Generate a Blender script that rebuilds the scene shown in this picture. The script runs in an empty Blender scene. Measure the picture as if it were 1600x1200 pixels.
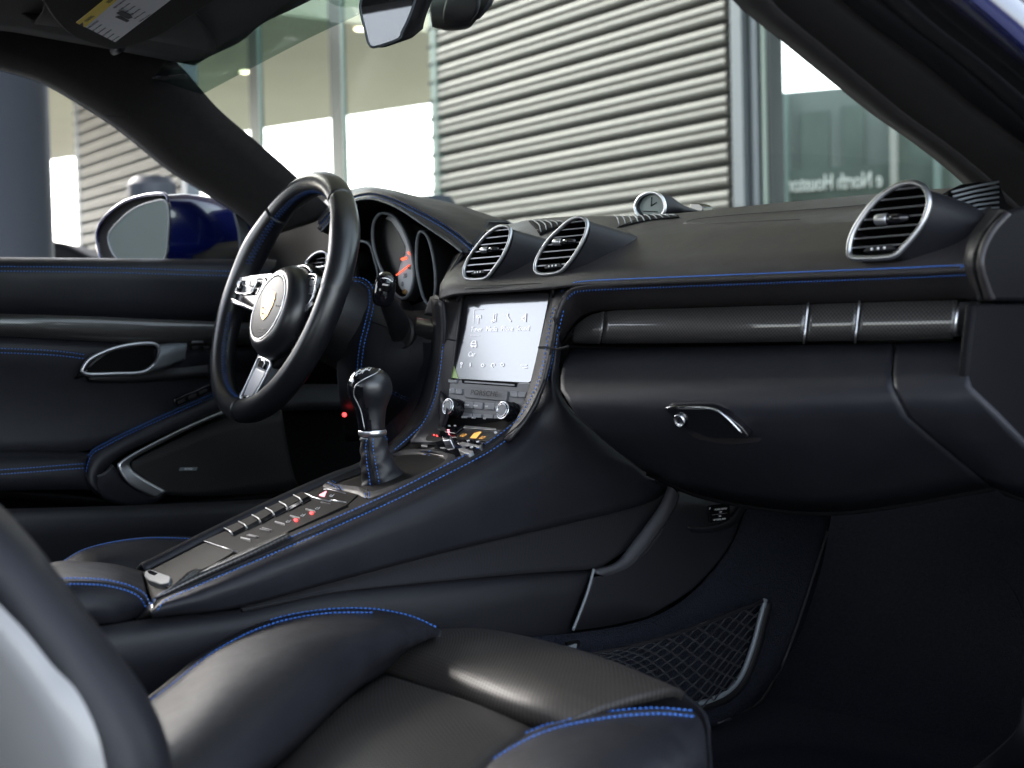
import bpy, bmesh, math, random
from math import sin, cos, radians, pi, sqrt
from mathutils import Vector, Matrix
from mathutils.bvhtree import BVHTree
random.seed(7)
scene = bpy.context.scene
COL = scene.collection

# ------------------------------------------------------------ camera
TH, PT, RO = radians(48), radians(1.9), radians(1.35)
CAM = Vector((1.34, -1.10, .73)); FPX = 2222.0
FW = Vector((-sin(TH)*cos(PT), cos(TH)*cos(PT), -sin(PT)))
_R = FW.cross(Vector((0, 0, 1))).normalized(); _U = _R.cross(FW)
RT = _R*cos(RO) - _U*sin(RO); UP = _U*cos(RO) + _R*sin(RO)
cd = bpy.data.cameras.new('camera'); cam = bpy.data.objects.new('camera', cd); COL.objects.link(cam)
cam.matrix_world = Matrix(((RT.x, UP.x, -FW.x, CAM.x), (RT.y, UP.y, -FW.y, CAM.y), (RT.z, UP.z, -FW.z, CAM.z), (0, 0, 0, 1)))
cd.sensor_width = 36; cd.lens = 36*FPX/1600; cd.clip_start = .05; cd.clip_end = 800
cd.dof.use_dof = True; cd.dof.focus_distance = 1.68; cd.dof.aperture_fstop = 6.8
scene.camera = cam

# ------------------------------------------------------------ world, sun, exposure
SUN_EL, SUN_AZ = radians(34), radians(270)      # azimuth clockwise from +y
w = bpy.data.worlds.new('World'); scene.world = w; w.use_nodes = True
nt = w.node_tree; bg = nt.nodes['Background']
sky = nt.nodes.new('ShaderNodeTexSky'); sky.sky_type = 'NISHITA'; sky.sun_disc = False
sky.sun_elevation = SUN_EL; sky.sun_rotation = SUN_AZ; sky.air_density = 1.0; sky.dust_density = 1.5; sky.ozone_density = 1.0
hs = nt.nodes.new('ShaderNodeHueSaturation'); hs.inputs['Saturation'].default_value = .45
nt.links.new(sky.outputs[0], hs.inputs['Color']); nt.links.new(hs.outputs[0], bg.inputs[0]); bg.inputs[1].default_value = .15
ld = bpy.data.lights.new('sun', 'SUN'); ld.energy = .5; ld.angle = radians(36); ld.color = (1, .93, .84)
sun = bpy.data.objects.new('sun', ld); COL.objects.link(sun)
sd = Vector((sin(SUN_AZ)*cos(SUN_EL), cos(SUN_AZ)*cos(SUN_EL), sin(SUN_EL)))
sun.rotation_euler = sd.to_track_quat('Z', 'Y').to_euler()
scene.view_settings.view_transform = 'Standard'; scene.view_settings.look = 'None'
scene.view_settings.gamma = 1; scene.view_settings.use_curve_mapping = False
scene.view_settings.exposure = 2.75

# ------------------------------------------------------------ helpers
def ray(px, py): return FW + RT*((px-800)/FPX) - UP*((py-600)/FPX)
def P(px, py, x=None, y=None, z=None, d=None):
    r = ray(px, py)
    if x is not None: t = (x-CAM.x)/r.x
    elif y is not None: t = (y-CAM.y)/r.y
    elif z is not None: t = (z-CAM.z)/r.z
    else: t = d
    return CAM + r*t
def PP(px, py, o, n):
    r = ray(px, py); return CAM + r*((o-CAM).dot(n)/r.dot(n))
def cr1(p0, p1, p2, p3, t):
    return .5*((2*p1) + (p2-p0)*t + (2*p0-5*p1+4*p2-p3)*t*t + (3*p1-p0-3*p2+p3)*t*t*t)
def cr(pts, n, closed=False):
    """n+1 (or n when closed) points evenly spaced along a Catmull-Rom curve"""
    pts = [Vector(p) for p in pts]; m = len(pts)
    if m == 2 and not closed:
        return [pts[0].lerp(pts[1], i/n) for i in range(n+1)]
    dense = []; K = 12
    segs = m if closed else m-1
    for i in range(segs):
        if closed: a, b, c, d = pts[(i-1) % m], pts[i], pts[(i+1) % m], pts[(i+2) % m]
        else:
            b, c = pts[i], pts[i+1]; a = pts[i-1] if i else b*2-c; d = pts[i+2] if i+2 < m else c*2-b
        for k in range(K): dense.append(cr1(a, b, c, d, k/K))
    dense.append(pts[0] if closed else pts[-1])
    L = [0]
    for i in range(1, len(dense)): L.append(L[-1]+(dense[i]-dense[i-1]).length)
    out = []; j = 0
    for i in range(n if closed else n+1):
        s = L[-1]*i/n
        while j < len(L)-2 and L[j+1] < s: j += 1
        q = (s-L[j])/max(1e-9, L[j+1]-L[j]); out.append(dense[j].lerp(dense[j+1], min(1, q)))
    return out
BV = {}
def link(name, me, mat, parent=None, smooth=True, bev=0, solid=0, kind=None):
    me.name = name
    if me.validate(): print('INVALID', name)
    if not me.vertices: print('EMPTYMESH', name)
    o = bpy.data.objects.new(name, me); COL.objects.link(o)
    if mat: me.materials.append(mat)
    if smooth:
        me.polygons.foreach_set('use_smooth', [True]*len(me.polygons))
    if bev:
        b = o.modifiers.new('bevel', 'BEVEL'); b.width = bev; b.segments = 2; b.limit_method = 'ANGLE'; b.angle_limit = radians(35); b.harden_normals = False
    if solid:
        s = o.modifiers.new('solid', 'SOLIDIFY'); s.thickness = solid; s.offset = -1
    if smooth == 'auto':
        me.set_sharp_from_angle(angle=radians(38))
    if parent:
        o.parent = parent; o.matrix_parent_inverse = Matrix.Translation(parent.location).inverted()
    if kind: o['kind'] = kind
    return o
def mesh(name, vs, fs, mat, parent=None, key=None, **kw):
    me = bpy.data.meshes.new(name); me.from_pydata([tuple(v) for v in vs], [], fs); me.update()
    if key: BV.setdefault(key, []).append(BVHTree.FromPolygons([tuple(v) for v in vs], fs))
    return link(name, me, mat, parent, **kw)
def surf(name, rows, mat, parent=None, n=40, m=24, thick=.004, key=None, closed=False, inner=False, linear=False):
    """smooth skin through rows of points"""
    R = [cr(r, n, closed) for r in rows]; cols = len(R[0]); G = []
    for j in range(cols):
        c = [r[j] for r in R]
        if linear:
            o = []
            for i in range(len(c)-1):
                for k in range(m): o.append(c[i].lerp(c[i+1], k/m))
            o.append(c[-1])
        else: o = cr(c, m)
        G.append(o)
    mm = len(G[0]); vs = [G[j][i] for i in range(mm) for j in range(cols)]; fs = []
    jc = cols if closed else cols-1
    for i in range(mm-1):
        for j in range(jc):
            k = (j+1) % cols; fs.append((i*cols+j, i*cols+k, (i+1)*cols+k, (i+1)*cols+j))
    s = 0
    for f in fs:
        a, b, c = vs[f[0]], vs[f[1]], vs[f[2]]; d = vs[f[3]]; nn = (c-a).cross(d-b)
        if closed:
            ce = sum((vs[f[0]//cols*cols+q] for q in range(0, cols, 4)), Vector())/len(range(0, cols, 4)); s += nn.dot(a-ce)
        else:
            q = a-CAM; dd = q.dot(FW)
            if dd > .05:
                ux, uy = q.dot(RT)/dd*FPX, q.dot(UP)/dd*FPX
                s -= nn.dot(q)/q.length**3*(1 if abs(ux) < 820 and abs(uy) < 620 else .01)
    if (s < 0) != inner: fs = [tuple(reversed(f)) for f in fs]
    me = bpy.data.meshes.new(name); me.from_pydata([tuple(v) for v in vs], [], fs); me.update()
    # metric uv
    U = [0]; mid = mm//2
    for j in range(1, cols): U.append(U[-1]+(G[j][mid]-G[j-1][mid]).length)
    W = [0]
    for i in range(1, mm): W.append(W[-1]+(G[cols//2][i]-G[cols//2][i-1]).length)
    uv = me.uv_layers.new(name='UVMap')
    for l in me.loops:
        v = l.vertex_index; uv.data[l.index].uv = (U[v % cols], W[v//cols])
    if key: BV.setdefault(key, []).append(BVHTree.FromPolygons([tuple(v) for v in vs], fs))
    return link(name, me, mat, parent, solid=thick)
def hit(px, py, keys, off=0.0):
    r = ray(px, py).normalized(); best = None
    for k in (keys if isinstance(keys, (list, tuple)) else [keys]):
        for b in BV[k]:
            l, nn, i, d = b.ray_cast(CAM, r)
            if l is not None and (best is None or d < best[2]):
                if nn.dot(r) > 0: nn = -nn
                best = (l, nn, d)
    if best is None: return None
    return best[0]+best[1]*off, best[1]
def hits(pts, keys, off=0.0):
    out = []; last = None
    for p in pts:
        h = hit(p[0], p[1], keys, off)
        if h is None and last is not None:
            l, nn = last; h = (PP(p[0], p[1], l, nn), nn)
        if h is not None:
            out.append(h); last = h
    return out
def pxcurve(pts, step, closed=False):
    q = [Vector((p[0], p[1], 0)) for p in pts]
    L = sum((q[i+1]-q[i]).length for i in range(len(q)-1))
    return [(v.x, v.y) for v in cr(q, max(2, int(L/step)), closed)]
class MB:
    def __init__(s): s.v = []; s.f = []
    def add(s, vs, fs):
        b = len(s.v); s.v += [Vector(v) for v in vs]; s.f += [tuple(b+i for i in f) for f in fs]; return s
    def box(s, c, e1, e2, e3):
        c = Vector(c); vs = [c+e1*a+e2*b+e3*d for d in (-1, 1) for b in (-1, 1) for a in (-1, 1)]
        return s.add(vs, [(0, 2, 3, 1), (4, 5, 7, 6), (0, 1, 5, 4), (2, 6, 7, 3), (0, 4, 6, 2), (1, 3, 7, 5)])
    def abox(s, x0, x1, y0, y1, z0, z1):
        return s.box(((x0+x1)/2, (y0+y1)/2, (z0+z1)/2), Vector(((x1-x0)/2, 0, 0)), Vector((0, (y1-y0)/2, 0)), Vector((0, 0, (z1-z0)/2)))
    def tube(s, pts, r, k=8, closed=False, flat=None):
        n = len(pts); rr = r if isinstance(r, (list, tuple)) else [r]*n; prev = None; b = len(s.v)
        for i, p in enumerate(pts):
            a = pts[(i-1) % n] if (closed or i) else p; c = pts[(i+1) % n] if (closed or i < n-1) else p
            t = (Vector(c)-Vector(a)).normalized()
            if prev is None:
                prev = t.orthogonal().normalized() if flat is None else (Vector(flat)-t*t.dot(Vector(flat))).normalized()
            u = (prev-t*t.dot(prev)).normalized(); v = t.cross(u); prev = u
            for j in range(k):
                an = 2*pi*j/k; s.v.append(Vector(p)+(u*cos(an)+v*sin(an))*rr[i])
        m = n if closed else n-1
        for i in range(m):
            for j in range(k):
                i2 = (i+1) % n; j2 = (j+1) % k
                s.f.append((b+i*k+j, b+i*k+j2, b+i2*k+j2, b+i2*k+j))
        if not closed:
            s.f.append(tuple(b+j for j in range(k))[::-1]); s.f.append(tuple(b+(n-1)*k+j for j in range(k)))
        return s
    def prism(s, outline, nrm, h):
        """outline lies on the front; goes h deep against nrm"""
        b = len(s.v); n = len(outline)
        s.v += [Vector(p) for p in outline] + [Vector(p)-nrm*h for p in outline]
        a = sum(((Vector(outline[i]).cross(Vector(outline[(i+1) % n]))) for i in range(n)), Vector())
        ff = tuple(range(b, b+n)); bb = tuple(range(b+n, b+2*n))
        s.f.append(ff if a.dot(nrm) > 0 else ff[::-1]); s.f.append(bb[::-1] if a.dot(nrm) > 0 else bb)
        for i in range(n):
            j = (i+1) % n; q = (b+i, b+n+i, b+n+j, b+j); s.f.append(q if a.dot(nrm) > 0 else q[::-1])
        return s
    def lathe(s, prof, o, ax, k=32, ref=None):
        ax = Vector(ax).normalized(); u = (Vector(ref)-ax*ax.dot(Vector(ref))).normalized() if ref else ax.orthogonal().normalized(); v = ax.cross(u); b = len(s.v)
        for r, h in prof:
            for j in range(k):
                an = 2*pi*j/k; s.v.append(Vector(o)+ax*h+(u*cos(an)+v*sin(an))*r)
        for i in range(len(prof)-1):
            for j in range(k):
                j2 = (j+1) % k; s.f.append((b+i*k+j, b+i*k+j2, b+(i+1)*k+j2, b+(i+1)*k+j))
        s.f.append(tuple(b+j for j in range(k))[::-1]); s.f.append(tuple(b+(len(prof)-1)*k+j for j in range(k)))
        return s
    def build(s, name, mat, parent=None, **kw): return mesh(name, s.v, s.f, mat, parent, **kw)
def plane_bvh(key, c, n):
    c, n = Vector(c), Vector(n).normalized(); u = n.orthogonal().normalized(); v = n.cross(u)
    BV[key] = [BVHTree.FromPolygons([tuple(c+u*a*2+v*b*2) for a, b in ((-1,-1),(1,-1),(1,1),(-1,1))], [(0,1,2,3)])]
def inset_round(q, r=.2, k=4):
    """rounded polygon through corner points (relative corner size r)"""
    out = []; n = len(q)
    for i in range(n):
        a, b, c = Vector(q[i-1]), Vector(q[i]), Vector(q[(i+1) % n])
        d = min((a-b).length, (c-b).length)*r
        p0 = b+(a-b).normalized()*d; p2 = b+(c-b).normalized()*d
        for j in range(k+1):
            t = j/k; out.append(p0*(1-t)**2+b*2*t*(1-t)+p2*t*t)
    return out
def flat(pts):
    n = Vector(); m = len(pts)
    for i in range(m): n += Vector(pts[i]).cross(Vector(pts[(i+1) % m]))
    c = sum((Vector(p) for p in pts), Vector())/m; n.normalize()
    if n.dot(CAM-c) < 0: n = -n
    return [Vector(p)-n*(Vector(p)-c).dot(n) for p in pts], n, c
def button(name, q, keys, mat, parent, h=.002, deep=.003, r=.15, bev=.0004, **kw):
    """raised piece whose outline is seen at pixels q, lying on the named skins"""
    pts = [v[0] for v in hits(q, keys)]
    if len(pts) < 3: print('MISS', name, q); return None
    pts, n, c = flat(pts); pts = inset_round(pts, r)
    m = MB().prism([p+n*h for p in pts], n, h+deep)
    return m.build(name, mat, parent, smooth='auto', bev=bev, **kw)
def stitches(name, paths, keys, mat, parent, step=6.0, ln=.55, r=.00055, off=.0006, tilt=0.0):
    m = MB()
    for path in paths:
        q = pxcurve(path, step); H = hits(q, keys, off)
        for i in range(len(H)-1):
            a, na = H[i]; b, nb = H[i+1]
            if (b-a).length > .03: continue
            d = b-a; s = na.cross(d).normalized()*d.length*tilt
            p0 = a+d*(.5-ln/2)-s; p1 = a+d*(.5+ln/2)+s
            m.tube([p0-na*r*.6, p0.lerp(p1, .25)+na*r*.35, p0.lerp(p1, .75)+na*r*.35, p1-na*r*.6], [r*.6, r, r, r*.6], 5)
    return m.build(name, mat, parent, kind='stuff')
def seam(name, path, keys, mat, parent, r=.0008, step=8, off=0.0):
    H = hits(pxcurve(path, step), keys, off); 
    return MB().tube([h[0] for h in H], r, 6).build(name, mat, parent)
def shift(path, k):
    """pixel path moved k px to its left-hand normal"""
    out = []
    for i, p in enumerate(path):
        a = path[max(0, i-1)]; b = path[min(len(path)-1, i+1)]
        dx, dy = b[0]-a[0], b[1]-a[1]; l = sqrt(dx*dx+dy*dy) or 1
        out.append((p[0]+dy/l*k, p[1]-dx/l*k))
    return out
def double_seam(path, keys, parent, gap=5, step=6, r=.00055, groove=True, thick=.0008, tilt=0, ln=.6):
    if groove: seam('seam', path, keys, M['groove'], parent, r=thick)
    stitches('stitching', [shift(path, gap), shift(path, -gap)], keys, M['stitch'], parent, step=step, r=r, tilt=tilt, ln=ln)
def text(name, s, o, u, v, size, mat, parent=None, ext=.0002, mirror=False, kind=None, align='CENTER', sx=1.0):
    c = bpy.data.curves.new(name, 'FONT'); c.body = s; c.size = size; c.extrude = ext; c.align_x = align; c.align_y = 'CENTER'
    t = bpy.data.objects.new('tmp', c); COL.objects.link(t)
    dg = bpy.context.evaluated_depsgraph_get(); me = bpy.data.meshes.new_from_object(t.evaluated_get(dg)); bpy.data.objects.remove(t)
    u = Vector(u).normalized(); n = u.cross(Vector(v)).normalized(); v = n.cross(u)
    if mirror: sx = -sx
    for q in me.vertices:
        q.co = Vector(o)+u*q.co.x*sx+v*q.co.y+n*q.co.z
    me.materials.clear()
    return link(name, me, mat, parent, smooth=False, kind=kind)
def ptext(name, s, px, py, dpx, keys, mat, parent, size, off=.0006, up=None, **kw):
    """lettering centred at a pixel of a skin, running along the pixel direction dpx"""
    h = hit(px, py, keys, off); h2 = hit(px+dpx[0], py+dpx[1], keys, off)
    if not h or not h2: print('TEXTMISS', s); return
    u = h2[0]-h[0]; v = h[1].cross(u)
    return text(name, s, h[0], u, v, size, mat, parent, **kw)
def thing(name, label, cat, loc, group=None):
    o = bpy.data.objects.new(name, None); o.empty_display_size = .05; COL.objects.link(o); o.location = loc
    o['label'] = label; o['category'] = cat
    if group: o['group'] = group
    return o
def tag(o, label, cat, group=None):
    o['label'] = label; o['category'] = cat
    if group: o['group'] = group
    return o
def poly(name, outline, mat, parent=None, thick=.004, key=None, bev=.0, **kw):
    """flat-ish panel from an outline of points, thickness away from the viewer"""
    pts, n, c = flat(outline)
    if key: BV.setdefault(key, []).append(BVHTree.FromPolygons([tuple(p) for p in pts], [tuple(range(len(pts)))]))
    return MB().prism(pts, n, thick).build(name, mat, parent, smooth='auto', bev=bev, **kw)

# ------------------------------------------------------------ materials
M = {}
def mat(name, col, rough=.5, metal=0, bump=None, bscale=800, bdist=.0003, coat=0, var=0, vscale=8, emis=None, estr=0, spec=.5, sheen=0, rvar=0, wave=0):
    m = bpy.data.materials.new(name); m.use_nodes = True; n = m.node_tree.nodes; l = m.node_tree.links; b = n['Principled BSDF']
    b.inputs['Base Color'].default_value = (*col, 1); b.inputs['Roughness'].default_value = rough; b.inputs['Metallic'].default_value = metal
    b.inputs['Coat Weight'].default_value = coat; b.inputs['Coat Roughness'].default_value = .04; b.inputs['Specular IOR Level'].default_value = spec
    b.inputs['Sheen Weight'].default_value = sheen
    tc = n.new('ShaderNodeTexCoord')
    if emis: b.inputs['Emission Color'].default_value = (*emis, 1); b.inputs['Emission Strength'].default_value = estr
    if var or rvar:
        t = n.new('ShaderNodeTexNoise'); t.inputs['Scale'].default_value = vscale; t.inputs['Detail'].default_value = 6; t.inputs['Roughness'].default_value = .65; l.new(tc.outputs['Object'], t.inputs['Vector'])
        if var:
            mx = n.new('ShaderNodeMix'); mx.data_type = 'RGBA'; l.new(t.outputs['Fac'], mx.inputs['Factor'])
            mx.inputs[6].default_value = (*[c*(1-var) for c in col], 1); mx.inputs[7].default_value = (*[min(1, c*(1+var)) for c in col], 1); l.new(mx.outputs[2], b.inputs['Base Color'])
        if rvar:
            mr = n.new('ShaderNodeMapRange'); mr.inputs[1].default_value = .3; mr.inputs[2].default_value = .7; mr.inputs[3].default_value = max(0, rough-rvar); mr.inputs[4].default_value = rough+rvar
            l.new(t.outputs['Fac'], mr.inputs[0]); l.new(mr.outputs[0], b.inputs['Roughness'])
    if bump:
        if bump == 'leather':
            t = n.new('ShaderNodeTexVoronoi'); t.feature = 'DISTANCE_TO_EDGE'; o = t.outputs['Distance']
        elif bump == 'voronoi':
            t = n.new('ShaderNodeTexVoronoi'); o = t.outputs['Distance']
        else:
            t = n.new('ShaderNodeTexNoise'); t.inputs['Detail'].default_value = 4; o = t.outputs['Fac']
        t.inputs['Scale'].default_value = bscale; l.new(tc.outputs['Object'], t.inputs['Vector'])
        bp = n.new('ShaderNodeBump'); bp.inputs['Strength'].default_value = .6; bp.inputs['Distance'].default_value = bdist; l.new(o, bp.inputs['Height']); l.new(bp.outputs[0], b.inputs['Normal'])
        if wave:
            t2 = n.new('ShaderNodeTexNoise'); t2.inputs['Scale'].default_value = 22; t2.inputs['Detail'].default_value = 3; l.new(tc.outputs['Object'], t2.inputs['Vector'])
            b2 = n.new('ShaderNodeBump'); b2.inputs['Strength'].default_value = .5; b2.inputs['Distance'].default_value = wave; l.new(t2.outputs['Fac'], b2.inputs['Height']); l.new(bp.outputs[0], b2.inputs['Normal']); l.new(b2.outputs[0], b.inputs['Normal'])
    M[name] = m; return m
LE = (.0155, .0160, .0205)
mat('leather', LE, .43, spec=.27, bump='leather', bscale=620, bdist=.0004, var=.25, vscale=26, rvar=.05, wave=.0022)
mat('dash_leather', (.0245, .0222, .0242), .43, spec=.45, bump='leather', bscale=600, bdist=.0004, var=.25, vscale=14, rvar=.06, wave=.0018)
mat('wheel_leather', (.009, .0098, .0125), .33, spec=.75, bump='leather', bscale=1100, bdist=.0001, var=.1, vscale=30, rvar=.015)
mat('boot_leather', (.011, .012, .016), .5, bump='noise', bscale=60, bdist=.002, var=.2, vscale=25)
mat('alcantara', (.019, .0168, .017), .95, bump='noise', bscale=1400, bdist=.0006, var=.35, vscale=90, spec=.15, sheen=.08)
mat('plastic', (.009, .009, .011), .5, bump='noise', bscale=1500, bdist=.0001, var=.1)
mat('soft_plastic', (.0085, .0090, .0125), .55, bump='noise', bscale=1300, bdist=.0002, var=.15, vscale=40)
mat('gloss_black', (.006, .006, .008), .08, coat=.5)
mat('black', (.003, .003, .0035), .8, spec=.08)
mat('groove', (.003, .003, .004), .8)
mat('aluminium', (.78, .79, .82), .33, metal=1, rvar=.05, vscale=60)
mat('satin_silver', (.6, .61, .64), .4, metal=1)
mat('vent_metal', (.5, .51, .53), .38, metal=1)
mat('net_cord', (.02, .021, .025), .7)
mat('chrome', (.75, .76, .78), .1, metal=1)
mat('slat_edge', (.3, .3, .32), .4, metal=1)
mat('grey_button', (.17, .175, .19), .42, bump='noise', bscale=1500, bdist=.0001)
mat('radio_face', (.095, .097, .105), .42, bump='noise', bscale=1500, bdist=.0001)
mat('console_panel', (.0125, .0115, .011), .5, spec=.07, bump='noise', bscale=1500, bdist=.0001, var=.1)
mat('stitch', (.045, .18, .62), .6)
mat('white_print', (.8, .8, .82), .5)
mat('grey_print', (.25, .25, .27), .5)
mat('dark_print', (.03, .03, .035), .5)
mat('black_print', (.006, .006, .006), .6)
mat('red_light', (.6, .02, .02), .4, emis=(1, .05, .05), estr=.6)
mat('pink_light', (.7, .2, .25), .4, emis=(1, .25, .3), estr=.5)
mat('amber_light', (.5, .25, .05), .4, emis=(1, .5, .12), estr=.16)
mat('lamp', (.9, .8, .6), .4, emis=(1, .85, .6), estr=1.6)
mat('screen_ui', (.55, .56, .6), .4, emis=(.9, .92, 1), estr=.14)
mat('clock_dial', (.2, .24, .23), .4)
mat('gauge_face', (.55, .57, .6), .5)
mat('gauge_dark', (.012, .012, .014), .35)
mat('needle_red', (.8, .06, .03), .4, emis=(1, .12, .05), estr=.35)
mat('carpet', (.015, .0168, .0235), 1, bump='noise', bscale=420, bdist=.006, var=.75, vscale=260, spec=.03)
mat('rubber', (.006, .006, .007), .6, spec=.25)
mat('blue_paint', (.002, .006, .07), .22, coat=1)
mat('grey_shell', (.28, .275, .275), .35, coat=.3, var=.05)
mat('visor_cloth', (.021, .020, .020), .95, bump='noise', bscale=1200, bdist=.0004, var=.2, vscale=60, spec=.2)
mat('label_paper', (.85, .85, .86), .6, var=.04, vscale=30)
mat('label_yellow', (.95, .70, .02), .55)
mat('gold', (.62, .38, .13), .35, metal=.7)
mat('asphalt', (.22, .22, .215), .9, bump='noise', bscale=60, bdist=.01, var=.25, vscale=6)
mat('siding', (.175, .172, .155), .42, metal=.25, var=.06, vscale=3, bump='noise', bscale=9, bdist=.002)
mat('joint_dark', (.05, .052, .054), .8)
mat('frame_grey', (.16, .18, .2), .5, metal=.2)
mat('frame_dark', (.012, .016, .018), .4, metal=.2)
mat('frame_mint', (.17, .23, .205), .5)
mat('soffit', (.76, .69, .50), .8, var=.08, vscale=1)
mat('column_paint', (.022, .028, .040), .6, var=.06, vscale=4, rvar=.05)
mat('bin_metal', (.035, .043, .06), .5, var=.15, vscale=6)
mat('sign_white', (.85, .85, .78), .6)
mat('hedge_far', (.10, .13, .11), .9, var=.5, vscale=1)
mat('interior_grey', (.15, .18, .16), .8, var=.3, vscale=.6)
mat('pale_wall', (.36, .36, .32), .8, var=.1)
mat('car_black', (.004, .004, .005), .5, spec=.1)
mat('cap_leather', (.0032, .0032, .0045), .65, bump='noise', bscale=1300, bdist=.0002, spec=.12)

def uvmat(name, base, hi, scale, rough, coat, mode):
    m = bpy.data.materials.new(name); m.use_nodes = True; n = m.node_tree.nodes; l = m.node_tree.links; b = n['Principled BSDF']
    b.inputs['Roughness'].default_value = rough; b.inputs['Coat Weight'].default_value = coat; b.inputs['Coat Roughness'].default_value = .05
    uv = n.new('ShaderNodeUVMap'); mp = n.new('ShaderNodeMapping'); l.new(uv.outputs[0], mp.inputs[0]); mp.inputs['Scale'].default_value = (scale, scale, scale)
    if mode == 'weave':
        t = n.new('ShaderNodeTexChecker'); t.inputs['Scale'].default_value = 1; t.inputs[1].default_value = (*base, 1); t.inputs[2].default_value = (*hi, 1)
        l.new(mp.outputs[0], t.inputs['Vector']); l.new(t.outputs['Color'], b.inputs['Base Color'])
        bp = n.new('ShaderNodeBump'); bp.inputs['Strength'].default_value = .3; bp.inputs['Distance'].default_value = .0003; l.new(t.outputs['Fac'], bp.inputs['Height']); l.new(bp.outputs[0], b.inputs['Normal'])
    else:
        t = n.new('ShaderNodeTexVoronoi'); t.inputs['Randomness'].default_value = 0; t.inputs['Scale'].default_value = 1; t.voronoi_dimensions = '2D'; l.new(mp.outputs[0], t.inputs['Vector'])
        if mode == 'perf':
            mp.inputs['Rotation'].default_value = (0, 0, radians(45))
        r = n.new('ShaderNodeMapRange'); l.new(t.outputs['Distance'], r.inputs[0]); r.inputs[1].default_value = .16; r.inputs[2].default_value = .30
        mx = n.new('ShaderNodeMix'); mx.data_type = 'RGBA'; l.new(r.outputs[0], mx.inputs['Factor']); mx.inputs[6].default_value = (*hi, 1); mx.inputs[7].default_value = (*base, 1); l.new(mx.outputs[2], b.inputs['Base Color'])
        tc = n.new('ShaderNodeTexCoord'); v = n.new('ShaderNodeTexVoronoi'); v.feature = 'DISTANCE_TO_EDGE'; v.inputs['Scale'].default_value = 900; l.new(tc.outputs['Object'], v.inputs['Vector'])
        bp = n.new('ShaderNodeBump'); bp.inputs['Strength'].default_value = .3; bp.inputs['Distance'].default_value = .0002; l.new(r.outputs[0], bp.inputs['Height'])
        b2 = n.new('ShaderNodeBump'); b2.inputs['Strength'].default_value = .5; b2.inputs['Distance'].default_value = .0002; l.new(v.outputs['Distance'], b2.inputs['Height']); l.new(bp.outputs[0], b2.inputs['Normal']); l.new(b2.outputs[0], b.inputs['Normal'])
        r2 = n.new('ShaderNodeMapRange'); l.new(r.outputs[0], r2.inputs[0]); r2.inputs[3].default_value = .9; r2.inputs[4].default_value = rough; l.new(r2.outputs[0], b.inputs['Roughness'])
    M[name] = m
uvmat('carbon', (.009, .009, .010), (.046, .043, .041), 450, .4, 1, 'weave')
uvmat('perforated', (.040, .035, .032), (.003, .003, .003), 215, .39, 0, 'perf')
M['perforated'].node_tree.nodes['Principled BSDF'].inputs['Specular IOR Level'].default_value = .55
uvmat('mesh_cloth', (.0055, .006, .010), (.0015, .0015, .002), 330, .8, 0, 'perf')
uvmat('speaker_mesh', (.0035, .0035, .0045), (.001, .001, .001), 260, .6, 0, 'perf')

def glass(name, tint, refl=1.0, rough=0.0):
    m = bpy.data.materials.new(name); m.use_nodes = True; n = m.node_tree.nodes; l = m.node_tree.links; n.remove(n['Principled BSDF'])
    t = n.new('ShaderNodeBsdfTransparent'); t.inputs[0].default_value = (*tint, 1); g = n.new('ShaderNodeBsdfGlossy'); g.inputs['Roughness'].default_value = rough
    f = n.new('ShaderNodeFresnel'); f.inputs[0].default_value = 1.45; k = n.new('ShaderNodeMath'); k.operation = 'MULTIPLY'; k.inputs[1].default_value = refl; k.use_clamp = True; l.new(f.outputs[0], k.inputs[0])
    x = n.new('ShaderNodeMixShader'); l.new(k.outputs[0], x.inputs[0]); l.new(t.outputs[0], x.inputs[1]); l.new(g.outputs[0], x.inputs[2]); l.new(x.outputs[0], n['Material Output'].inputs[0]); M[name] = m
glass('windshield_glass', (.85, .90, .86), .5)
glass('band_glass', (.36, .46, .44), .2)
glass('gauge_glass', (.9, .9, .9), .4)
def mirror(name, col, w, under, rough=0.0):
    m = bpy.data.materials.new(name); m.use_nodes = True; n = m.node_tree.nodes; l = m.node_tree.links; b = n['Principled BSDF']
    b.inputs['Base Color'].default_value = (*under, 1); b.inputs['Roughness'].default_value = .3
    g = n.new('ShaderNodeBsdfGlossy'); g.inputs[0].default_value = (*col, 1); g.inputs['Roughness'].default_value = rough
    x = n.new('ShaderNodeMixShader'); x.inputs[0].default_value = w; l.new(b.outputs[0], x.inputs[1]); l.new(g.outputs[0], x.inputs[2]); l.new(x.outputs[0], n['Material Output'].inputs[0]); M[name] = m
mirror('window_glass', (.97, 1, .98), .92, (.05, .06, .055), .0)
mirror('mirror_glass', (.85, .9, .95), .55, (.02, .02, .02), .01)
mirror('screen_glass', (.97, .98, 1), .13, (.02, .02, .025), .10)
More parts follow.
